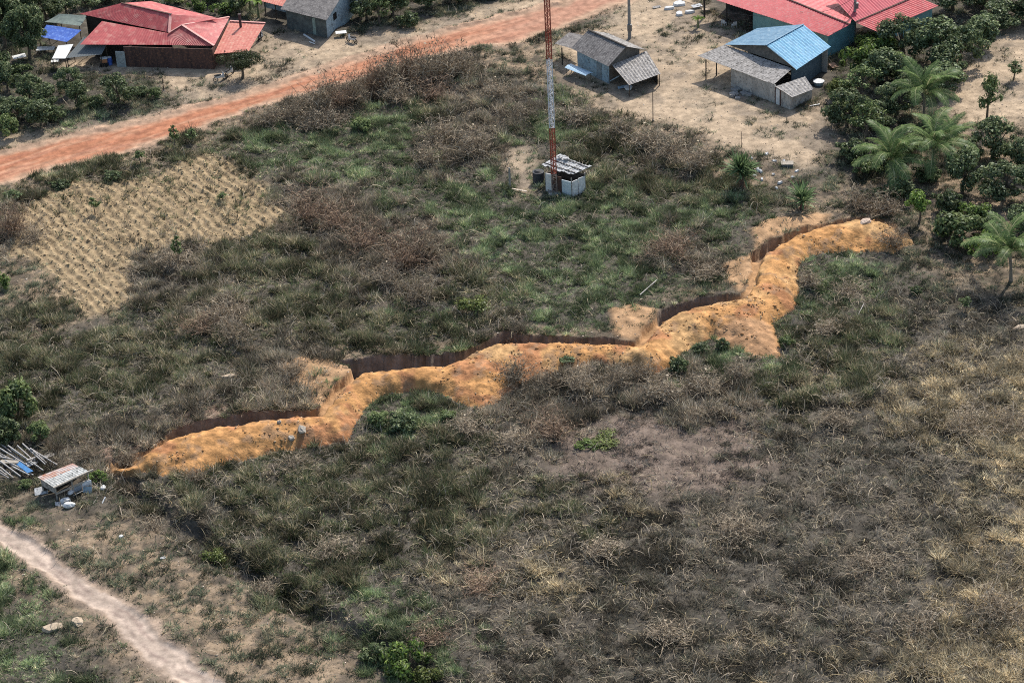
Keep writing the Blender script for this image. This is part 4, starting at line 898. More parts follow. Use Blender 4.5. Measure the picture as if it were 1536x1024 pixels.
for px, py, lx, ly, lb in ((1019,8,2.0,1.0,'white sheet on the yard left of the large red house, uppermost'), (1004,14,1.5,.5,'cream board left of the white sheets in the yard'), (1019,23,1.1,.9,'white sheet on the yard, the one nearest the plants'), (1034,20,1.4,.5,'pale board beside the lower white sheet'), (1059,18,1.6,.6,'pale board beside the dark porch post of the large red house')):
    slab(px, py, lx, ly, .1, WHITE if 'white' in lb else STONE, 'sheet' if 'white' in lb else 'board', lb, 'sheet' if 'white' in lb else 'board', .3, .15)
def blob(px, py, lx, ly, h, m, label, seed=None):
    c = W(px, py); n = 9; rnd = random.Random(seed or int(px*7)); V_ = []; F_ = []
    for i in range(6):
        ph = math.pi*(i+.3)/5.8
        for j in range(n):
            a_ = 2*math.pi*j/n+i*.2; r = math.sin(ph)**.6*(1+rnd.uniform(-.25, .25)); V_.append((lx/2*r*math.cos(a_), ly/2*r*math.sin(a_), h*(.5*math.cos(ph)+.25)+rnd.uniform(-.1, .1)*h))
    for i in range(5):
        for j in range(n): F_.append((i*n+j, (i+1)*n+j, (i+1)*n+(j+1) % n, i*n+(j+1) % n))
    F_.append(tuple(range(n))[::-1]); F_.append(tuple(5*n+j for j in range(n)))
    me = bpy.data.meshes.new('rock'); me.from_pydata(V_, [], F_); me.update(); o = link('rock', me, m, None, (c[0], c[1], gz(c[0], c[1])+.02)); o.rotation_euler = (0, 0, rnd.random()*6); tag(o, label, 'rock')
def chair(px, py, rz, label):
    c = W(px, py); t = thing('plastic_chair', label, 'chair', tuple(c), rz=rz)
    mb = MB(); mb.box((0, 0, .42), (.5, .5, .05)); link('seat', mb.mesh('seat'), WHITE, t)
    mb = MB(); mb.hexa([(-.25, .22, .44), (.25, .22, .44), (.25, .27, .44), (-.25, .27, .44)], [(-.25, .34, .92), (.25, .34, .92), (.25, .39, .92), (-.25, .39, .92)]); link('backrest', mb.mesh('backrest'), WHITE, t)
    for x_ in (-.22, .22):
        for y_ in (-.22, .22): mb = MB(); mb.beam((x_, y_, 0), (x_, y_, .41), .05); link('leg', mb.mesh('leg'), WHITE, t)
for a_ in ROCKS: blob(*a_)
chair(1086, 39, 2.6, 'white plastic chair in the shade of the large red house, left one')
chair(1101, 42, 3.4, 'white plastic chair in the shade of the large red house, right one')
scr = None
for i, (px, py) in enumerate([(1150,232),(1162,243),(1128,238),(1137,256),(1141,258),(1176,243),(1184,250),(1176,262),(1160,262),(1143,270),(1132,264),(1190,268),(1152,250),(1100,265),(1082,268),(1170,275),(1165,283),(1195,258)]):
    c = W(px, py)
    if scr is None:
        mb = MB(); mb.hexa([(-.25, -.15, -.02), (.25, -.12, -.02), (.2, .15, -.02), (-.2, .18, -.02)], [(-.2, -.1, .12), (.18, -.08, .2), (.16, .12, .14), (-.18, .12, .2)])
        o = scr = link('litter_scrap', mb.mesh('litter_scrap'), WHITE)
    else: o = scr.copy(); col.objects.link(o)
    o.location = (c[0], c[1], .03); o.rotation_euler = (0, 0, random.random()*6); s = random.uniform(.5, 1.3); o.scale = (s, s*.8, s)
    tag(o, 'whitish scrap of litter around the two sword-leaved plants', 'litter', 'litter around the sword-leaved plants')
t = thing('water_trough', 'small grey trough on the ground behind the smaller sword-leaved plant', 'trough', tuple(W(1181, 250)))
c = W(1181, 250); mb = MB(); mb.box((c[0], c[1], .22), (1.2, .8, .44), -.1); part('tub', mb, TARPD, t); mb = MB(); mb.box((c[0], c[1], .46), (1.3, .9, .05), -.1); part('rim', mb, PSTONE, t)

# ---- little stall lower left
R = thing('stall', 'small ramshackle stall with patchy white and rusty tin roof on the lower left', 'stall', tuple(W(95, 738)))
STR = mat('patchy_tin', (.52, .52, .50), (.33, .33, .31), 3, .8, c3=(.05, .055, .05), s3=3.2); STRR = mat('rusty_tin', (.46, .42, .40), (.36, .17, .11), 1.6, .8)
p0, p1, p2, p3 = W(81, 731, 1.55), W(136, 706, 1.6), W(112, 693, 1.7), W(56, 715, 1.65)
def lerp4(u, v): return (p0*(1-u)+p1*u)*(1-v)+(p3*(1-u)+p2*u)*v
mb = MB(); mb.sheet(lerp4(0, 0), lerp4(.96, 0), lerp4(.96, .62), lerp4(0, .62), .25, .02, .015, 4, .03, 5); part('roof', mb, STR, R, label='mould-blackened white roof sheet')
mb = MB(); mb.sheet(lerp4(0, .6), lerp4(.95, .6), lerp4(.95, 1), lerp4(0, 1), .25, .02, .015, 4, .03, 6); part('roof', mb, STRR, R, label='rusty roof sheet at the back')
def gp(q): return np.array([q[0], q[1], 0])
cn = [gp(lerp4(.06, .08)), gp(lerp4(.94, .08)), gp(lerp4(.94, .92)), gp(lerp4(.06, .92)), gp(lerp4(.5, .08))]
for q, h in zip(cn, (1.5, 1.55, 1.65, 1.6, 1.52)): mb = MB(); mb.beam(q, q+np.array([0, 0, h]), .11); part('post', mb, GREYL, R)
mb = MB(); mb.beam(lerp4(-.02, -.02)+np.array([0, 0, .02]), lerp4(1.06, -.02)+np.array([0, 0, .06]), .12); part('roof_beam', mb, PSTONE, R)
mb = MB(); mb.beam(cn[0]+np.array([0, -.1, .75]), cn[1]+np.array([.1, -.1, .8]), .12); part('rail', mb, PSTONE, R)
mb = MB(); mb.wall(cn[0][:2], cn[3][:2], .7, 1.45, 1.55, .05); part('side_panel', mb, GREYL, R)
mb = MB(); mb.wall(cn[3][:2], cn[2][:2], 0, .9, .9, .05); part('rear_panel', mb, DARKW, R)
mb = MB(); mb.wall((cn[4]+(cn[1]-cn[4])*.08)[:2]-np.array([0, .12]), (cn[4]+(cn[1]-cn[4])*.55)[:2]-np.array([0, .12]), .05, .72, .72, .04); part('front_panel', mb, mat('grey_blue_board', (.30, .33, .36), None, 2, .8), R)
mb = MB(); mb.wall((cn[4]+(cn[1]-cn[4])*.6)[:2]-np.array([0, .15]), (cn[4]+(cn[1]-cn[4])*1.05)[:2]-np.array([-.2, .25]), .05, .8, .8, .04); part('front_panel', mb, mat('white_blue_board', (.62, .66, .72), None, 2, .7), R)
def sack(px, py, s, label, rz=0):
    c = W(px, py); n = 10; mb = MB(); rnd = random.Random(int(px*3)); rings = []
    me = bpy.data.meshes.new('sack'); V_ = []; F_ = []
    for i in range(7):
        ph = math.pi*i/6
        for j in range(n):
            a_ = 2*math.pi*j/n; r = math.sin(ph)**.7*(1+rnd.uniform(-.15, .15)); V_.append((s*.7*r*math.cos(a_), s*.42*r*math.sin(a_), s*.3*math.cos(ph)+s*.26))
    for i in range(6):
        for j in range(n): F_.append((i*n+j, (i+1)*n+j, (i+1)*n+(j+1) % n, i*n+(j+1) % n))
    me.from_pydata(V_, [], F_); me.update(); o = link('sack', me, WHITE, None, (c[0], c[1], gz(c[0], c[1]))); o.rotation_euler = (0, 0, rz); tag(o, label, 'sack')
sack(98, 752, .75, 'crumpled white sack against the front rail of the stall', .3)
sack(104, 761, .8, 'crumpled white sack lowest in front of the stall', .1)
sack(107, 741, .6, 'white sack wedged under the stall front rail', 1.2)
sack(155, 733, .55, 'whitish bundle on stakes right of the stall', 1.4)
plank(W(146, 745, .2), W(135, 764, .05), .10, PSTONE, 'plank', 'pale stick leaning down left of the whitish bundle')
plank(W(158, 745, .4), W(152, 757, .05), .10, WHITE, 'plank', 'short white stick below the whitish bundle')
POLEW = mat('bleached_wood', (.50, .47, .43), (.34, .31, .29), 5, .9)
timber = [((2,666),(37,694)),((17,673),(65,705)),((34,665),(68,696)),((45,672),(86,697)),((0,680),(24,692)),((0,691),(31,714)),((0,700),(20,716)),((-6,684),(28,690)),((-12,672),(20,700)),((8,690),(50,712)),((40,690),(60,683)),((12,668),(58,700)),((-8,676),(36,703)),((26,668),(50,690)),((0,672),(40,697)),((50,676),(70,694)),((-5,706),(14,717)),((20,700),(44,712)),((-20,690),(10,712))]
for i, (a_, b_) in enumerate(timber):
    p = W(a_[0], a_[1], .75+.08*(i % 4)); q = W(b_[0], b_[1], .35+.12*(i % 3)); mb = MB(); mb.tube([p, q], [.075, .06], 6)
    o = link('timber_pole', mb.mesh('timber_pole', tuple(p)), POLEW if i % 4 else GREYL, None, tuple(p)); tag(o, 'bleached pole in the loose timber stack left of the stall', 'timber pole', 'loose timber stack left of the stall')
t = thing('trestle', 'low dark rack under the loose timber left of the stall', 'rack', tuple(W(25, 705)))
mb = MB(); mb.beam(W(5, 700, .4), W(60, 690, .4), .12); part('bar', mb, DARKW, t)
for px, py in ((8, 706), (30, 703), (58, 698)): mb = MB(); q = W(px, py, .0); mb.beam(q, q+np.array([0, 0, .4]), .12); part('leg', mb, DARKW, t)
mb = MB(); q = [W(20, 692, .75), W(30, 692, .75), W(50, 706, .6), W(41, 709, .6)]; mb.slab([tuple(v_) for v_ in q][::-1] if False else [tuple(v_) for v_ in (q[3], q[2], q[1], q[0])], .04)
o = link('board', mb.mesh('board', tuple(q[0])), mat('blue_board', (.05, .19, .42), None, 3, .6), None, tuple(q[0])); tag(o, 'blue board lying among the bleached poles', 'board')
mb = MB(); q = [W(0, 694, .8), W(27, 694, .8), W(29, 690, .82), W(2, 689, .82)]; mb.slab([tuple(v_) for v_ in q], .04)
o = link('board', mb.mesh('board', tuple(q[0])), PSTONE, None, tuple(q[0])); tag(o, 'pale board across the bleached poles at the left edge', 'board')

PANW = mat('grimy_panel', (.60, .60, .60), (.30, .31, .32), 2.5, .8, c3=(.10, .10, .11), s3=3)
def panel(px, py, lx, ly, rz, tx, ty, z, m, label, cat='panel'):
    c = W(px, py); mb = MB(); k = random.uniform(.8, 1.1); mb.hexa([(-lx/2, -ly/2, -.015), (lx/2*k, -ly/2, -.015), (lx/2, ly/2, -.015), (-lx/2*k, ly/2*.8, -.015)], [(-lx/2, -ly/2, .015), (lx/2*k, -ly/2, .015), (lx/2, ly/2, .015), (-lx/2*k, ly/2*.8, .015)])
    o = link('panel', mb.mesh('panel'), m, None, (c[0], c[1], gz(c[0], c[1])+z)); o.rotation_euler = (tx, ty, rz); tag(o, label, cat)
panel(62, 738, 1.3, .8, .4, .5, .1, .3, PANW, 'grimy panel leaning against the left side of the stall')
panel(118, 744, .9, .6, 1.0, -.6, .2, .25, PANW, 'grimy panel tipped against the front of the stall by the white-blue board')
panel(90, 757, .8, .5, .2, .3, .3, .12, PANW, 'broken grimy panel on the ground by the lowest white sack')
panel(132, 738, .8, .6, -.3, .9, .0, .3, BLUEW, 'bluish panel standing at the right end of the stall')
panel(48, 700, 1.2, .7, .8, .1, .1, .55, PANW, 'grimy panel on the loose timber stack')
panel(72, 690, 1.6, .5, .9, .1, .2, .4, GREYL, 'grey sheet behind the stall under the pole ends')
panel(468, 49, 1.1, .5, .2, .1, 0, .2, PANW, 'pale panel lying by the wall of the grey-roofed timber house')
panel(512, 55, 1.3, .7, .1, .1, 0, .5, WHITEM, 'white panel near the motorcycle at the grey-roofed timber house')
panel(83, 95, 1.0, .6, .1, .1, 0, .2, WHITEM, 'white panel on the ground under the white sheet awning')
panel(30, 92, 1.6, .8, .4, .2, 0, .4, WHITEM, 'pinkish white sheet between the left wood and the canopies')
panel(1250, 100, 1.2, .8, .8, .5, .2, .4, mat('brown_board', (.28,.18,.13), None, 3, .9), 'brown board leaning beside the right end of the blue roof')
panel(1222, 160, 1.3, .15, .3, .0, 0, .1, WHITEM, 'white stick lying right of the small striped lean-to', 'stick')
panel(935, 132, 1.4, .5, .3, .2, 0, .15, BLUEW, 'bluish panel on the ground beside the white basin')
panel(1045, 12, 1.2, .8, .3, .1, 0, .3, PANW, 'grimy panel in the yard behind the white sheets')
panel(985, 12, 1.0, .5, .3, .1, 0, .1, GREYL, 'grey sheet in the yard left of the white sheets')
# ================================================================== plants
BARK = mat('bark', (.16, .13, .10), (.08, .065, .05), 6, .95); PBARK = mat('palm_bark', (.24, .20, .16), (.14, .12, .10), 6, .95)
LEAF = leaf_mat('tree_leaf', .28, .22, .010); LEAFB = leaf_mat('bright_leaf', .34, .1, .008); TWIG = leaf_mat('dry_twig', .1, .18)
def leafmesh(name, centers, normals, size, pal, rnd, aspect=.55):
    n = len(centers); nr = normals/np.linalg.norm(normals, axis=1, keepdims=True)
    t = rnd.normal(size=(n, 3)); t -= (t*nr).sum(1, keepdims=True)*nr; t /= np.linalg.norm(t, axis=1, keepdims=True); b = np.cross(nr, t)
    s = size*(.6+.8*rnd.random((n, 1))); w_ = s*aspect
    V = np.stack([centers-t*s*.5, centers+b*w_*.5+nr*s*.12, centers+t*s*.5-nr*s*.1, centers-b*w_*.5+nr*s*.12], 1).reshape(-1, 3)
    Q_ = np.arange(n*4).reshape(-1, 4); c = np.array(pal)[rnd.integers(0, len(pal), n)]*(.6+.8*rnd.random((n, 1)))
    return rawmesh(name, V, Q_, np.repeat(c, 4, 0), 4)
def crown_pts(rnd, lumps, nleaf, rx, rz, cz, lr, fill=.25):
    cs = []; ns = []
    L_ = []
    for i in range(lumps):
        u = rnd.random()*2*math.pi; v = rnd.uniform(-.75, 1); rr_ = math.sqrt(max(0, 1-v*v))*(.35+.72*rnd.random())
        L_.append((rx*rr_*math.cos(u), rx*rr_*math.sin(u), cz+rz*v*.72, lr*rnd.uniform(.5, 1.2)))
    for (a, b, c, r) in L_:
        k = int(nleaf/lumps*(r/lr)**1.5)
        d = rnd.normal(size=(k, 3)); d /= np.linalg.norm(d, axis=1, keepdims=True)
        rad = r*np.where(rnd.random(k) < fill, rnd.random(k), rnd.uniform(.75, 1.1, k))[:, None]
        p = np.array([a, b, c])+d*rad*np.array([1, 1, .8]); cs.append(p); ns.append(d+np.array([0, 0, .7])+rnd.normal(size=(k, 3))*.5)
    return np.vstack(cs), np.vstack(ns), L_
DG = [(.09,.125,.055),(.058,.085,.042),(.14,.18,.08),(.25,.285,.15),(.10,.125,.068)]
MG = [(.10,.14,.055),(.145,.195,.07),(.07,.10,.042),(.22,.26,.115)]
BG = [(.13,.21,.045),(.18,.28,.06),(.09,.15,.035),(.25,.33,.09)]
YG = [(.15,.18,.055),(.11,.14,.045),(.20,.22,.08),(.07,.09,.03)]
def tree_proto(name, seed, label, cat, lumps=14, nleaf=3600, rx=1.6, rz=1.2, cz=2.6, lr=.75, ls=.20, pal=DG, trunk_h=1.6, tr=.13, m=LEAF, fill=.25, aspect=.55):
    rnd = np.random.default_rng(seed); r = thing(name, label, cat, (0, 0, 0))
    c, nrm_, L_ = crown_pts(rnd, lumps, nleaf, rx, rz, cz, lr, fill)
    c[:, 2] = np.maximum(c[:, 2], .06)
    link('crown', leafmesh('crown', c, nrm_, ls, pal, rnd, aspect), m, r)
    mb = MB(); top = np.array([rnd.normal()*.1, rnd.normal()*.1, trunk_h]); mb.tube([np.array([0, 0, -.2]), top*.5+np.array([.05, 0, 0]), top], [tr*1.3, tr, tr*.8], 8)
    for (a, b, cc, rr_) in L_[:9]: q = np.array([a, b, cc]); mid = (top+q)/2+rnd.normal(size=3)*.12; mb.tube([top, mid, q], [tr*.55, tr*.35, tr*.15], 5)
    link('trunk', mb.mesh('trunk'), BARK, r); return r
PROTO = {}
used = set()
def place(kind, px, py, topy, wpx, label, group=None, rz=None, cat=None):
    """base pixel, row of the crown's top, crown width in photo pixels"""
    r, Hh, Ww = PROTO[kind]; c = W(px, py); s = ppm(c); ray = math.atan2(CAMH, math.hypot(c[0], c[1]))
    wm = wpx/s; wm *= (1.22 if (px > 1255 and py < 400 and kind != 'bright') else 1.0)*(1.1 if px < 250 and py < 210 else 1.0)
    hm = max(.4, ((py-topy)/s - .35*wm*math.sin(ray))/math.cos(ray))
    sc = (wm/Ww, wm/Ww, hm/Hh); rz = random.random()*6.28 if rz is None else rz
    loc = (c[0], c[1], gz(c[0], c[1])-.03)
    if kind in used: return copy_tree(r, loc, rz, sc, label, group, cat)
    used.add(kind); r.location = loc; r.rotation_euler = (0, 0, rz); r.scale = sc; r['label'] = label
    if group: r['group'] = group
    if cat: r['category'] = cat
    return r
def P(kind, name, seed, H_, W_, **k): PROTO[kind] = (tree_proto(name, seed, 'x', k.pop('cat', 'tree'), **k), H_, W_)
P('dark', 'tree', 1, 3.6, 4.0, cz=2.05, rz=1.6, trunk_h=1.3, lumps=26, nleaf=4200, lr=.62, ls=.25)
P('dark2', 'tree', 2, 3.8, 4.1, lumps=34, nleaf=4800, rx=1.8, rz=1.75, cz=1.95, lr=.5, ls=.23, trunk_h=1.2)
P('big', 'tree', 3, 6.4, 6.2, lumps=60, nleaf=10500, rx=2.8, rz=2.9, cz=3.5, lr=.75, ls=.29, trunk_h=2.4, tr=.22)
P('airy', 'tree', 4, 4.2, 3.6, lumps=18, nleaf=1500, rx=1.5, rz=1.6, cz=2.5, lr=.55, ls=.24, pal=MG, fill=.6)
P('bright', 'tree', 5, 2.9, 2.5, lumps=12, nleaf=2300, rx=.95, rz=.75, cz=2.0, lr=.5, ls=.20, pal=BG, trunk_h=1.2, tr=.09, m=LEAFB)
P('flat', 'tree', 6, 3.3, 5.4, lumps=22, nleaf=6000, rx=2.3, rz=.75, cz=2.4, lr=.7, ls=.16, pal=[(.05,.065,.028),(.07,.085,.038),(.04,.052,.024),(.085,.10,.05)], trunk_h=1.3, tr=.16)
P('shrub', 'shrub', 7, 2.0, 2.8, cat='shrub', lumps=20, nleaf=2600, rx=1.15, rz=.8, cz=.85, lr=.38, ls=.22, pal=MG, aspect=.4, fill=.45, trunk_h=.5, tr=.06)
P('dshrub', 'shrub', 8, 2.0, 2.8, cat='shrub', lumps=22, nleaf=2600, rx=1.15, rz=.8, cz=.85, lr=.38, ls=.22, aspect=.42, fill=.45, pal=DG, trunk_h=.5, tr=.06)
P('yshrub', 'shrub', 9, 1.5, 2.4, cat='shrub', lumps=12, nleaf=1500, rx=.95, rz=.6, cz=.7, lr=.42, ls=.18, pal=YG, trunk_h=.3, tr=.05, m=LEAFB, fill=.5)
P('bshrub', 'shrub', 10, 1.8, 2.6, cat='shrub', lumps=20, nleaf=1900, rx=1.15, rz=.75, cz=.75, lr=.34, ls=.24, pal=BG+MG, aspect=.35, fill=.5, trunk_h=.4, tr=.05, m=LEAFB)
P('sap', 'sapling', 11, 2.4, 1.4, cat='sapling', lumps=9, nleaf=420, rx=.45, rz=.9, cz=1.4, lr=.28, ls=.19, pal=MG, trunk_h=1.9, tr=.035, fill=.7)
# upper left wood and the row along the road
g1_ = 'trees in the wood at the upper left corner'
for px, py, ty, wp, k in ((8,75,-30,66,'big'), (45,92,-5,60,'big'), (28,45,-50,70,'big'), (70,34,-25,50,'dark2'), (100,22,-12,42,'dark'), (130,12,-16,40,'dark2'), (160,4,-20,40,'dark'), (-10,120,40,50,'dark2')):
    place(k, px, py, ty, wp, 'dark leafy tree in the dense wood filling the upper left corner', g1_)
row = [(12,138,88,44,'dark','left edge tree of the upper row by the canopies'), (45,150,100,42,'dark2','dark tree below the canopies, second from the left edge'), (70,166,122,46,'dark','rounded dark tree in the middle of the left row'), (30,182,130,52,'dark2','wide dark tree near the road at the left edge'), (62,190,142,48,'dark','dark tree nearest the red road in the left row'), (10,205,160,44,'shrub','paler green shrub at the left edge above the road'), (104,140,92,38,'dark2','dark tree in front of the white awning'), (118,165,118,40,'dark','dark tree right of the middle of the left row'), (180,158,102,52,'dark2','rounded tree at the right end of the left row before the brown wall'), (35,118,84,40,'shrub','green shrub between canopies and left wood'), (212,146,124,26,'dshrub','low shrub just right of the rounded end tree'), (233,146,124,24,'shrub','last low shrub of the left row beside the stick post'), (88,182,150,34,'dshrub','dark shrub under the trees close to the road'), (146,160,136,30,'dshrub','dark shrub left of the rounded end tree'), (5,178,140,34,'dark2','dark tree at the left edge above the paler shrub')]
for px, py, ty, wp, k, lb in row: place(k, px, py, ty, wp, lb)
place('flat', 364, 118, 70, 72, 'small flat-crowned tree over the motorcycles beside the faded lean-to', rz=.4)
for px, py, ty, wp, k, lb in [(300,14,-14,40,'bshrub','bright shrub behind the big red roof, left one'), (335,20,-8,44,'bshrub','bright shrub behind the big red roof, right one'), (318,2,-30,50,'dark','dark tree at the top edge behind the bright shrubs'), (358,16,-24,44,'dark2','dark tree at the top edge left of the banana plant'), (262,6,-10,36,'yshrub','yellowish shrub at the top edge above the red roof'), (215,0,-14,34,'shrub','green shrub at the top edge above the rear red slope'), (550,30,-25,56,'dark2','dark tree at the top edge right of the whitish gable'), (590,24,-40,66,'big','tall dark tree left of centre on the top edge'), (612,40,6,40,'dshrub','dark shrub on the verge under the tall top edge tree'), (645,12,-34,60,'dark','dark tree at the top edge left of the road end'), (690,2,-36,60,'dark2','dark tree at the top edge next to the road end'), (740,-8,-36,50,'dark','dark tree at the top edge behind the road bend')]:
    place(k, px, py, ty, wp, lb)
place('airy', 570, 38, -10, 44, 'thin leafy tree in front of the tall dark top edge tree')
# right hand grove
for px, py, ty, wp, k, lb in [(1288,112,52,52,'bshrub','bright green creeper-like shrub against the red roof corner'), (1318,90,40,50,'bshrub','bright green shrub under the lower red slope'), (1355,88,8,66,'dark2','dark tree in front of the deep red roof, tallest of the grove'), (1400,96,18,70,'dark','dark tree right of the tallest grove tree'), (1440,100,22,62,'dark2','dark tree on the right rim of the grove above the bare slope'), (1472,70,14,56,'dark','dark tree at the far right rim of the grove'), (1330,130,66,60,'dark','dark tree in the heart of the grove'), (1290,150,88,54,'airy','loose twiggy tree behind the blue-roofed house corner'), (1270,190,118,60,'dark2','dark tree next to the tub by the blue-roofed house'), (1300,215,140,58,'airy','loose tree left of the first coconut palm'), (1345,172,110,58,'dark2','dark tree between the palms and the grove'), (1412,140,86,58,'dark','dark tree beside the upper coconut palm'), (1278,240,196,48,'dshrub','dark shrub on the yard edge left of the palm'), (1258,150,112,34,'yshrub','yellow-green shrub right of the small striped lean-to'), (1500,40,-10,60,'dark2','dark tree in the upper right corner, left one'), (1540,30,-30,70,'dark','dark tree in the upper right corner, at the edge'), (1430,20,-40,60,'big','big dark tree at the top edge right of the red roofs'), (1475,12,-40,60,'dark2','dark tree at the top edge in the right corner shade'),
    (1480,188,98,44,'airy','thin young tree standing alone on the bare tan slope'), (1489,238,160,66,'dark2','rounded dark tree below the thin young tree'), (1443,290,214,60,'dark','dark tree with bare trunk left of the edge trees'), (1505,300,226,72,'dark2','dark tree at the right edge under the rounded one'), (1540,262,200,50,'dark','dark tree cut by the right edge'), (1378,336,282,48,'bright','small bright green round tree beyond the right end of the ridge'), (1441,368,296,80,'shrub','wide feathery green shrub right of the small bright tree'), (1475,386,336,50,'bshrub','bright green shrub behind the lowest palm'), (1420,318,270,44,'dshrub','dark shrub between the bright tree and the bare-trunk tree'), (1480,350,312,44,'dshrub','dark shrub above the lowest palm'), (1345,300,250,50,'dshrub','dark shrub between the two lower palms'), (1530,350,300,48,'dark','dark tree at the right edge beside the lowest palm'), (1310,300,270,44,'dshrub','low dark shrub under the first coconut palm'), (1390,270,236,44,'dshrub','dark shrub at the foot of the middle palm'), (1330,250,205,56,'dshrub','dark shrub behind the first coconut palm'), (1388,210,168,50,'dshrub','dark shrub between the two upper palms')]:
    place(k, px, py, ty, wp, lb)
for px, py, ty, wp, k, lb in [(1305,78,38,40,'bshrub','bright yellow-green shrub touching the lower red slope'), (1345,120,70,50,'bshrub','bright leafy shrub inside the grove under the tallest tree'), (1365,140,96,56,'dark2','dark tree in the grove left of the upper coconut palm'), (1420,118,60,56,'dark','dark tree filling the grove rim above the upper palm'), (1262,170,138,40,'shrub','green shrub between the small striped lean-to and the grove'), (1310,190,140,56,'dark2','dark tree left of the upper coconut palm, lower in the grove'), (1358,236,190,50,'shrub','green shrub under the upper coconut palm'), (1296,262,226,44,'shrub','green shrub on the yard edge below the dark one'), (1460,330,290,44,'bshrub','light green shrub at the foot of the bare-trunk tree'), (1415,352,318,40,'shrub','green shrub left of the wide feathery one'), (1500,372,340,50,'dshrub','dark shrub between the lowest palm and the right edge'), (1520,120,84,30,'sap','thin sapling on the bare slope at the right edge')]:
    place(k, px, py, ty, wp, lb)
# shrubs in the lot
for px, py, ty, wp, k, lb in [(30,630,545,84,'shrub','big leafy shrub at the left edge above the stall'), (8,668,610,60,'dshrub','dark shrub behind the bleached timber stack'), (60,660,622,44,'shrub','low leafy shrub right below the big left edge shrub'), (608,1000,925,84,'bshrub','bright leafy shrub at the bottom edge'), (640,1016,975,50,'yshrub','yellow-green shrub just right of the bottom edge shrub'), (560,985,940,60,'dshrub','dark low shrub left of the bottom edge shrub'), (712,470,436,60,'yshrub','yellow-green shrub in the middle of the meadow above the trench'), (905,664,646,60,'yshrub','fresh green clump below the middle of the ridge'), (880,672,656,40,'bshrub','smaller fresh green clump left of the other one'), (1053,530,508,34,'dshrub','green tuft on the foot of the ridge, upper one'), (1084,524,500,28,'dshrub','green tuft on the ridge foot near the rough spoil'), (1018,560,524,40,'dshrub','dark green clump at the ridge foot below the upper tuft'), (1373,440,418,26,'dshrub','small dark green bush alone in the dry grass at right'), (148,722,700,34,'bshrub','green vine bush just right of the stall roof'), (38,728,712,30,'shrub','green weeds at the left foot of the stall'), (320,836,806,44,'yshrub','yellow-green clump on the edge of the ditch'), (606,640,600,60,'dshrub','dark green clump in the hollow of the ridge bend'), (570,636,606,44,'shrub','green clump right at the ridge bend'), (4,432,400,34,'bshrub','bright plant at the left edge below the furrowed plot'), (1178,520,496,30,'shrub','green tuft right of the rough spoil'), (672,632,612,34,'shrub','green clump under the middle of the ridge'), (850,550,543,30,'dshrub','low green tuft on the foot of the ridge centre'), (20,300,282,36,'dshrub','dark bush on the verge below the road at left'), (90,280,258,40,'dshrub','dark bush above the furrowed plot'), (170,268,248,36,'dshrub','dark bush above the plot, nearer the road'), (540,196,170,40,'shrub','green shrub among the dead bushes on the road side')]:
    place(k, px, py, ty, wp, lb, cat='shrub')
for px, py, ty, lb in [(143,322,288,'young green tree in the furrowed plot, left one'), (335,302,284,'young green plant in the furrowed plot, right one'), (212,248,220,'sapling between the furrowed plot and the road'), (262,222,180,'tall thin sapling on the road verge'), (268,400,345,'sapling at the lower edge of the furrowed plot'), (1448,470,440,'thin sapling in the dry grass at right'), (288,214,188,'sapling right of the tall thin one on the road verge')]:
    place('sap', px, py, ty, 26, lb)
for o in list(PROTO.values()):
    pass

# ---- palms
def frond_mesh(seed, L=3.4, leaf=.75, n=46, droop=1.0, wleaf=.07):
    rnd = np.random.default_rng(seed); V_ = []; T_ = []; C_ = []
    def rach(t): a = .95-1.75*t*droop*.8; return None
    pts = []; p = np.zeros(3); el = 1.0
    for i in range(n+1):
        pts.append(p.copy()); p = p+np.array([math.cos(el), 0, math.sin(el)])*L/n; el -= 1.75*droop/n
    pts = np.array(pts)
    for i in range(n):
        a, b = pts[i], pts[i+1]; w_ = .11*(1-i/n)+.02; k = len(V_)
        V_ += [a+[0, -w_/2, 0], a+[0, w_/2, 0], b+[0, w_/2, .0], b+[0, -w_/2, .0]]; T_ += [(k, k+1, k+2), (k, k+2, k+3)]; C_ += [(.55, .52, .30)]*4
        if i < 5: continue
        t = i/n; d = (b-a)/np.linalg.norm(b-a); up = np.array([-d[2], 0, d[0]])
        ll = leaf*math.sin(math.pi*min(1, t*.8+.15))**.6*(.85+.3*rnd.random())
        for s in (-1, 1):
            dirv = d*.55+np.array([0, s, 0])*.85+up*.15; dirv /= np.linalg.norm(dirv)
            q1 = a+dirv*ll*.55; q2 = a+dirv*ll+np.array([0, 0, -.38*ll]); k = len(V_); ww = d*wleaf*.5
            V_ += [a-ww*.6, a+ww*.6, q1+ww, q1-ww, q2]; T_ += [(k, k+1, k+2), (k, k+2, k+3), (k+3, k+2, k+4)]
            c = np.array([(.075,.11,.04),(.055,.085,.032),(.11,.145,.06)][rnd.integers(0, 3)])*(.8+.4*rnd.random()); C_ += [tuple(c*1.75)]*5
    return rawmesh('frond', np.array(V_), np.array(T_), np.array(C_))
FM = [frond_mesh(i, 3.4+.2*i, droop=.8+.14*i) for i in range(4)]
for m_ in FM: m_.materials.append(LEAFB)
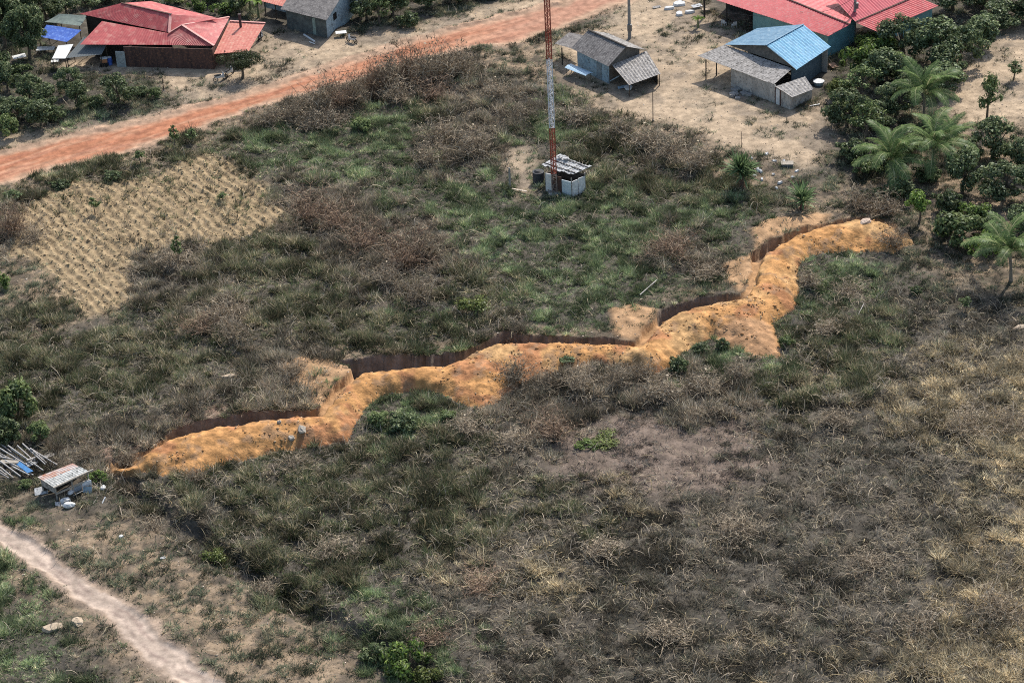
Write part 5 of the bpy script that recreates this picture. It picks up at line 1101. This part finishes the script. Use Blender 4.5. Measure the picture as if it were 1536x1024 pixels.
def palm(px, py, th, sc, nf, label, seed, lean=(0, 0)):
    c = W(px, py); t = thing('coconut_palm', label, 'palm', (c[0], c[1], gz(c[0], c[1])-.05)); rnd = random.Random(seed)
    mb = MB(); pts = [(lean[0]*s*s, lean[1]*s*s, th*s) for s in np.linspace(0, 1, 7)]; mb.tube(pts, [.24, .18, .16, .15, .15, .16, .20], 10); link('trunk', mb.mesh('trunk'), PBARK, t)
    for i in range(nf):
        o = bpy.data.objects.new('frond', FM[i % 4]); col.objects.link(o); o.parent = t; o.location = pts[-1]
        tilt = -.85+1.35*(i/nf)+rnd.uniform(-.12, .12); o.rotation_euler = (rnd.uniform(-.5, .5), tilt, i*2.39996+rnd.uniform(-.2, .2)); s = sc*rnd.uniform(.85, 1.1); o.scale = (s, s, s)
palm(1335, 274, 2.4, 1.5, 17, 'coconut palm at the yard edge, lowest left in the grove', 1)
palm(1398, 262, 3.2, 1.4, 17, 'coconut palm in the middle of the grove beside the bare slope', 2)
palm(1385, 190, 3.8, 1.35, 16, 'uppermost coconut palm in the grove', 3)
palm(1516, 422, 3.2, 1.4, 15, 'coconut palm with clear trunk low on the right edge', 4, (-.3, 0))
palm(1425, 232, 2.2, .95, 14, 'small coconut palm right of the grove on the bare slope', 5)
# ---- banana
def banana(px, py, label, s=1.0):
    c = W(px, py); t = thing('banana_plant', label, 'banana plant', (c[0], c[1], 0)); mb = MB(); mb.tube([(0, 0, -.1), (0, 0, 1.6*s)], [.16, .10], 9); link('stem', mb.mesh('stem'), mat('banana_stem', (.22, .24, .12), None, 4, .8), t)
    rnd = random.Random(int(px))
    for i in range(8):
        az = i*2.4+rnd.random(); V_ = []; F_ = []; p = np.array([0, 0, 1.5*s]); el = 1.25
        n = 7; a = np.array([math.cos(az), math.sin(az), 0]); b = np.array([-math.sin(az), math.cos(az), 0])
        for k in range(n+1):
            w_ = .30*s*math.sin(math.pi*(k/n*.9+.08)); V_ += [tuple(p+b*w_+np.array([0, 0, .08])), tuple(p), tuple(p-b*w_+np.array([0, 0, .08]))]
            p = p+(a*math.cos(el)+np.array([0, 0, 1])*math.sin(el))*1.9*s/n; el -= .33
        for k in range(n): q = 3*k; F_ += [(q, q+1, q+4, q+3), (q+1, q+2, q+5, q+4)]
        me = bpy.data.meshes.new('leaf'); me.from_pydata(V_, [], F_); me.update(); ca = me.color_attributes.new('col', 'FLOAT_COLOR', 'POINT'); ca.data.foreach_set('color', [v for _ in V_ for v in (.15, .22, .05, 1)])
        link('leaf', me, LEAFB, t)
banana(388, 26, 'banana plant beside the pale blue annex of the grey-roofed house', 1.1)
banana(376, 18, 'banana plant a step behind and left of the other one', 1.0)
banana(1047, 42, 'short broad-leaved plant in the yard left of the dark porch of the large red house', .6)
# ---- sword-leaved plants
def swordplant(px, py, h, label, spike, seed, ncol=3):
    c = W(px, py); t = thing('yucca', label, 'yucca', (c[0], c[1], gz(c[0], c[1])-.03)); rnd = np.random.default_rng(seed)
    mb = MB(); heads = []
    for i in range(ncol):
        a = rnd.random()*6.28; tp = np.array([.35*math.cos(a), .35*math.sin(a), h*rnd.uniform(.3, .52)]); heads.append(tp); mb.tube([(0, 0, -.1), tp*.6, tp], [.16, .13, .11], 7)
    link('trunk', mb.mesh('trunk'), BARK, t)
    V_ = []; T_ = []; C_ = []
    for hd in heads:
        for i in range(60):
            az = rnd.random()*6.28; el = rnd.uniform(-.1, 1.5); L_ = h*rnd.uniform(.3, .52); d = np.array([math.cos(az)*math.cos(el), math.sin(az)*math.cos(el), math.sin(el)]); sdv = np.array([-math.sin(az), math.cos(az), 0])*.10
            p = hd+np.array([0, 0, rnd.uniform(-.5, .1)]); k = len(V_); m2 = p+d*L_*.6; V_ += [p-sdv*.6, p+sdv*.6, m2+sdv, m2-sdv, p+d*L_+np.array([0, 0, -.12])]; T_ += [(k, k+1, k+2), (k, k+2, k+3), (k+3, k+2, k+4)]
            C_ += [tuple(np.array([(.15,.22,.10),(.20,.28,.13),(.10,.15,.07)][rnd.integers(0, 3)]))]*5
    link('leaves', rawmesh('leaves', np.array(V_), np.array(T_), np.array(C_)), LEAFB, t)
    V_ = []; T_ = []; C_ = []
    for i in range(70):
        az = rnd.random()*6.28; p = np.array([0, 0, rnd.uniform(.1, h*.3)]); L_ = rnd.uniform(.5, .9); d = np.array([math.cos(az), math.sin(az), -.5]); sdv = np.array([-math.sin(az), math.cos(az), 0])*.04; k = len(V_); q = p+d*L_; q[2] = max(q[2], .02); V_ += [p-sdv, p+sdv, q]; T_ += [(k, k+1, k+2)]; C_ += [(.20, .10, .07)]*3
    link('dead_leaves', rawmesh('dead_leaves', np.array(V_), np.array(T_), np.array(C_)), LEAFB, t)
    if spike: mb = MB(); mb.tube([(0.05, 0, h*.5), (-.1, 0, h*1.38)], [.04, .025], 5); link('flower_stalk', mb.mesh('flower_stalk'), RUST, t)
swordplant(1113, 284, 4.9, 'tall sword-leaved plant with a bare flower stalk on the yard edge', True, 1, 4)
swordplant(1202, 314, 4.4, 'smaller sword-leaved plant standing alone right of the tall one', False, 2, 2)

# ---- dead bushes : tangles of bare twigs
def strips(P0, D0, L0, W0, seg, rnd, bend, droop):
    n = len(P0); P_ = np.zeros((n, seg+1, 3)); P_[:, 0] = P0; D = D0/np.linalg.norm(D0, axis=1, keepdims=True); turn = rnd.normal(size=(n, 3))*bend
    for s in range(seg):
        P_[:, s+1] = P_[:, s]+D*(L0/seg)[:, None]; D = D+turn*.5+rnd.normal(size=(n, 3))*bend*.5; D[:, 2] -= droop; D /= np.linalg.norm(D, axis=1, keepdims=True)
    sd_ = np.cross(D, rnd.normal(size=(n, 3))); sd_ /= np.linalg.norm(sd_, axis=1, keepdims=True)
    tp = np.linspace(1, .3, seg+1)[None, :, None]*W0[:, None, None]/2
    V = np.stack([P_-sd_[:, None]*tp, P_+sd_[:, None]*tp], 2).reshape(-1, 3)
    q = np.array([[2*s, 2*s+1, 2*s+3, 2*s+2] for s in range(seg)]); Q_ = ((np.arange(n)*(seg+1)*2)[:, None, None]+q[None]).reshape(-1, 4)
    return P_, V, Q_, (seg+1)*2
def deadbush_mesh(seed, pal, spread=1.0, leaf=260):
    rnd = np.random.default_rng(seed); n1 = 60; a = rnd.random(n1)*6.28; el = rnd.uniform(.55, 1.5, n1)
    D = np.stack([np.cos(a)*np.cos(el)*spread, np.sin(a)*np.cos(el)*spread, np.sin(el)], 1); P0 = np.stack([rnd.normal(size=n1)*.28, rnd.normal(size=n1)*.28, np.full(n1, -.03)], 1)
    Vs, Qs, Cs, off = [], [], [], 0
    pal = np.array(pal)
    def add(P0, D, L, w_, seg, bend, droop):
        nonlocal off
        Pp, V, Q_, k = strips(P0, D, L, w_, seg, rnd, bend, droop); V[:, 2] = np.maximum(V[:, 2], .0); Vs.append(V); Qs.append(Q_+off); off += len(V); Cs.append(np.repeat(pal[rnd.integers(0, len(pal), len(P0))]*(.7+.6*rnd.random((len(P0), 1))), k, 0)); return Pp
    A = add(P0, D, rnd.uniform(.9, 2.5, n1), np.full(n1, .06), 6, .30, .06)
    def child(A, m_, L, w_, seg, bend, droop):
        n = len(A); i = rnd.integers(0, n, n*m_); j = rnd.integers(1, A.shape[1], n*m_); p = A[i, j]; d = rnd.normal(size=(n*m_, 3)); d[:, 2] = np.abs(d[:, 2])*.8+.1
        return add(p, d, rnd.uniform(*L, n*m_), np.full(n*m_, w_), seg, bend, droop)
    B = child(A, 5, (.4, 1.1), .035, 4, .4, .08); Cc = child(B, 2, (.25, .6), .026, 2, .4, .05)
    V = np.vstack(Vs); Q_ = np.vstack(Qs); C_ = np.vstack(Cs)
    # shrivelled leaves
    n = leaf; i = rnd.integers(0, len(B), n); j = rnd.integers(1, 5, n); c = B[i, j]+rnd.normal(size=(n, 3))*.12; c[:, 2] = np.maximum(c[:, 2], .05)
    s = rnd.normal(size=(n, 4, 3))*.055; Vl = (c[:, None]+s).reshape(-1, 3); Ql = np.arange(n*4).reshape(-1, 4)+len(V)
    Cl = np.repeat(pal[rnd.integers(0, len(pal), n)]*(.5+.5*rnd.random((n, 1))), 4, 0)
    return rawmesh('dead_bush', np.vstack([V, Vl]), np.vstack([Q_, Ql]), np.vstack([C_, Cl]), 4)
GB = [(.26,.205,.15),(.36,.29,.21),(.13,.105,.08),(.50,.42,.31)]; RB = [(.23,.155,.11),(.31,.21,.145),(.15,.105,.08),(.42,.32,.23)]; PB = [(.32,.26,.19),(.22,.17,.12),(.42,.35,.26),(.14,.11,.08)]
BM = {'g': [deadbush_mesh(21, GB), deadbush_mesh(22, GB, 1.4)], 'r': [deadbush_mesh(23, RB), deadbush_mesh(24, RB, 1.3)], 'p': [deadbush_mesh(25, PB, 1.6, 100), deadbush_mesh(26, PB, 1.2, 250)]}
for v_ in BM.values():
    for m_ in v_: m_.materials.append(TWIG)
def deadbush(px, py, wpx, hm, k, label, group=None):
    c = W(px, py); wm = wpx/ppm(c); o = bpy.data.objects.new('dead_bush', random.choice(BM[k])); col.objects.link(o)
    o.location = (c[0], c[1], gz(c[0], c[1])-.05); o.rotation_euler = (0, 0, random.random()*6.28); o.scale = (wm/3.0, wm/3.0, hm/1.35); tag(o, label, 'dead bush', group)
ga = 'dead bushes in the thicket along the red road'
for px, py, wp, h, k in [(585,132,66,3.0,'g'),(612,120,62,3.2,'r'),(640,128,66,2.8,'g'),(668,122,62,3.0,'g'),(692,112,52,2.6,'g'),(600,150,60,1.8,'g'),(650,148,60,1.6,'r'),(482,172,60,2.6,'g'),(512,166,60,2.8,'r'),(535,160,50,2.4,'g'),(470,190,60,1.5,'g'),(440,182,46,1.6,'g'),(405,190,46,1.3,'g'),(500,188,60,1.4,'g'),(560,140,46,2.4,'r')]:
    deadbush(px, py, wp, h, k, 'leafless grey-brown dead bush in the tall thicket along the red road', ga)
for px, py, wp, h, k, lb in [(660,215,70,2.0,'g','dead purple-grey bush in the upper meadow, left of two'), (710,232,74,1.9,'g','dead purple-grey bush in the upper meadow, right of two'), (640,245,60,1.4,'g','low dead bush below the upper meadow pair'), (466,330,76,2.3,'r','reddish dead bush at the right corner of the furrowed plot'), (505,342,60,1.6,'r','reddish-brown dead bush right of the plot corner bush'), (430,350,50,1.0,'p','pale twiggy brush between plot corner and reddish bush'), (545,372,70,1.6,'r','brown dead bush in the centre left of the meadow'), (610,402,84,2.4,'r','largest dead bush in the middle of the meadow'), (640,386,60,1.8,'g','dead bush behind the largest one'), (585,428,60,1.4,'g','dead bush just below the largest one'), (632,450,66,1.7,'p','pale broken stems below the largest dead bush'), (338,480,70,1.7,'p','pale twiggy bush right of the plot in the left meadow'), (300,498,60,1.2,'r','brown bush left of the pale twiggy bush'), (262,398,60,1.2,'g','brown brush at the lower plot corner by the sapling'), (352,510,60,1.3,'p','pale twigs below the pale twiggy bush'), (1010,240,66,1.8,'g','dead bush on the slope edge above the yard path'), (1045,256,56,1.8,'g','dead bush with dark heart next to the tall sword-leaved plant'), (965,222,60,1.5,'g','dead bush left on the yard edge slope'), (930,200,50,1.2,'g','low dead bush nearest the small grey house'), (1005,384,70,1.9,'r','reddish dead bush in the right meadow'), (975,392,50,1.2,'g','dead bush left of the reddish right meadow one'), (1060,415,70,1.0,'p','fallen pale twigs above the tan spoil patch'), (22,352,60,2.2,'r','tall brown bush at the left edge below the road'), (50,362,44,1.3,'g','brown bush right of the left edge bush'), (780,178,50,1.2,'g','low dead bush left of the mast, upper'), (745,150,50,1.4,'g','dead bush between thicket and mast'), (860,180,56,1.2,'g','low dead bush right of the mast'), (770,500,46,1.1,'r','dark reddish bush on the trench rim'), (770,575,60,1.7,'g','bare bush standing on the foot of the ridge'), (815,580,60,1.3,'g','bare bush on the ridge foot, right of the taller'), (870,585,66,1.4,'g','bare bush under the straight part of the ridge'), (925,578,60,1.4,'g','bare bush under the ridge near its inner corner'), (965,568,50,1.4,'p','pale bare bush at the ridge inner corner'), (1000,600,70,1.4,'g','dead bush below the ridge inner corner'), (1060,592,74,1.5,'g','dark dead bush below the rough spoil'), (1110,572,60,1.3,'g','dead bush right of the dark one below the rough spoil'), (830,655,70,1.3,'r','brown dead bush left of the fresh green clump'), (770,668,60,1.0,'g','low dead bush in the centre foreground'), (700,648,60,1.0,'g','low dead bush under the ridge bulge'), (1215,430,46,1.2,'g','dead bush against the right flank of the ridge'), (1270,440,60,1.0,'p','thin pale brush right of the ridge'), (1340,372,50,1.2,'p','straw-like brush on the right end of the ridge'), (1240,500,60,.9,'p','thin pale brush below the right flank of the ridge'), (230,790,46,1.0,'g','bare twigs over the ditch, upper'), (290,720,44,1.0,'p','bare twigs below the left end of the ridge'), (190,690,44,1.0,'g','bare twigs at the left tip of the trench'), (130,690,50,1.2,'p','dry twigs behind the stall'), (440,565,50,1.0,'p','dry twigs on the left spoil apron'), (1500,925,90,1.6,'p','tall blond dead clump at the right edge of the foreground'), (1450,645,80,1.1,'p','blond dead clump in the right middle ground'), (1510,640,70,1.1,'p','blond dead clump at the right edge, middle ground'), (1380,940,70,1.0,'p','low pale brush left of the tall blond clump'), (650,960,60,1.0,'r','brown dead brush right of the bright bottom shrub'), (1290,312,70,1.6,'p','dry brush in the dark hollow beyond the right end of the trench'), (1330,322,60,1.5,'g','dead brush left of the small bright tree'), (1250,640,60,.8,'g','low dead brush on the dry ground right of centre'), (1100,800,80,.9,'g','low grey brush in the foreground right of centre'), (900,830,70,.9,'g','low grey brush in the centre foreground'), (1000,960,80,.9,'g','low grey brush near the bottom edge'), (720,880,70,.9,'r','low brown brush left of centre in the foreground'), (1300,850,80,.8,'g','low grey brush in the right foreground'), (440,700,60,.9,'g','low brush under the left part of the ridge'), (500,830,60,.8,'g','low brush in the left foreground'), (400,880,50,.9,'g','low brush along the ditch, middle')]:
    deadbush(px, py, wp, h, k, lb)

# rocks of the trench link and sticks
plank(W(1296, 455, .3), W(1278, 490, .1), .07, POLEW, 'branch', 'curved pale dead branch in the dry grass right of the rough spoil', 'branch')
plank(W(960, 442, .4), W(985, 420, .2), .08, POLEW, 'branch', 'pale fallen branch above the tan spoil patch', 'branch')
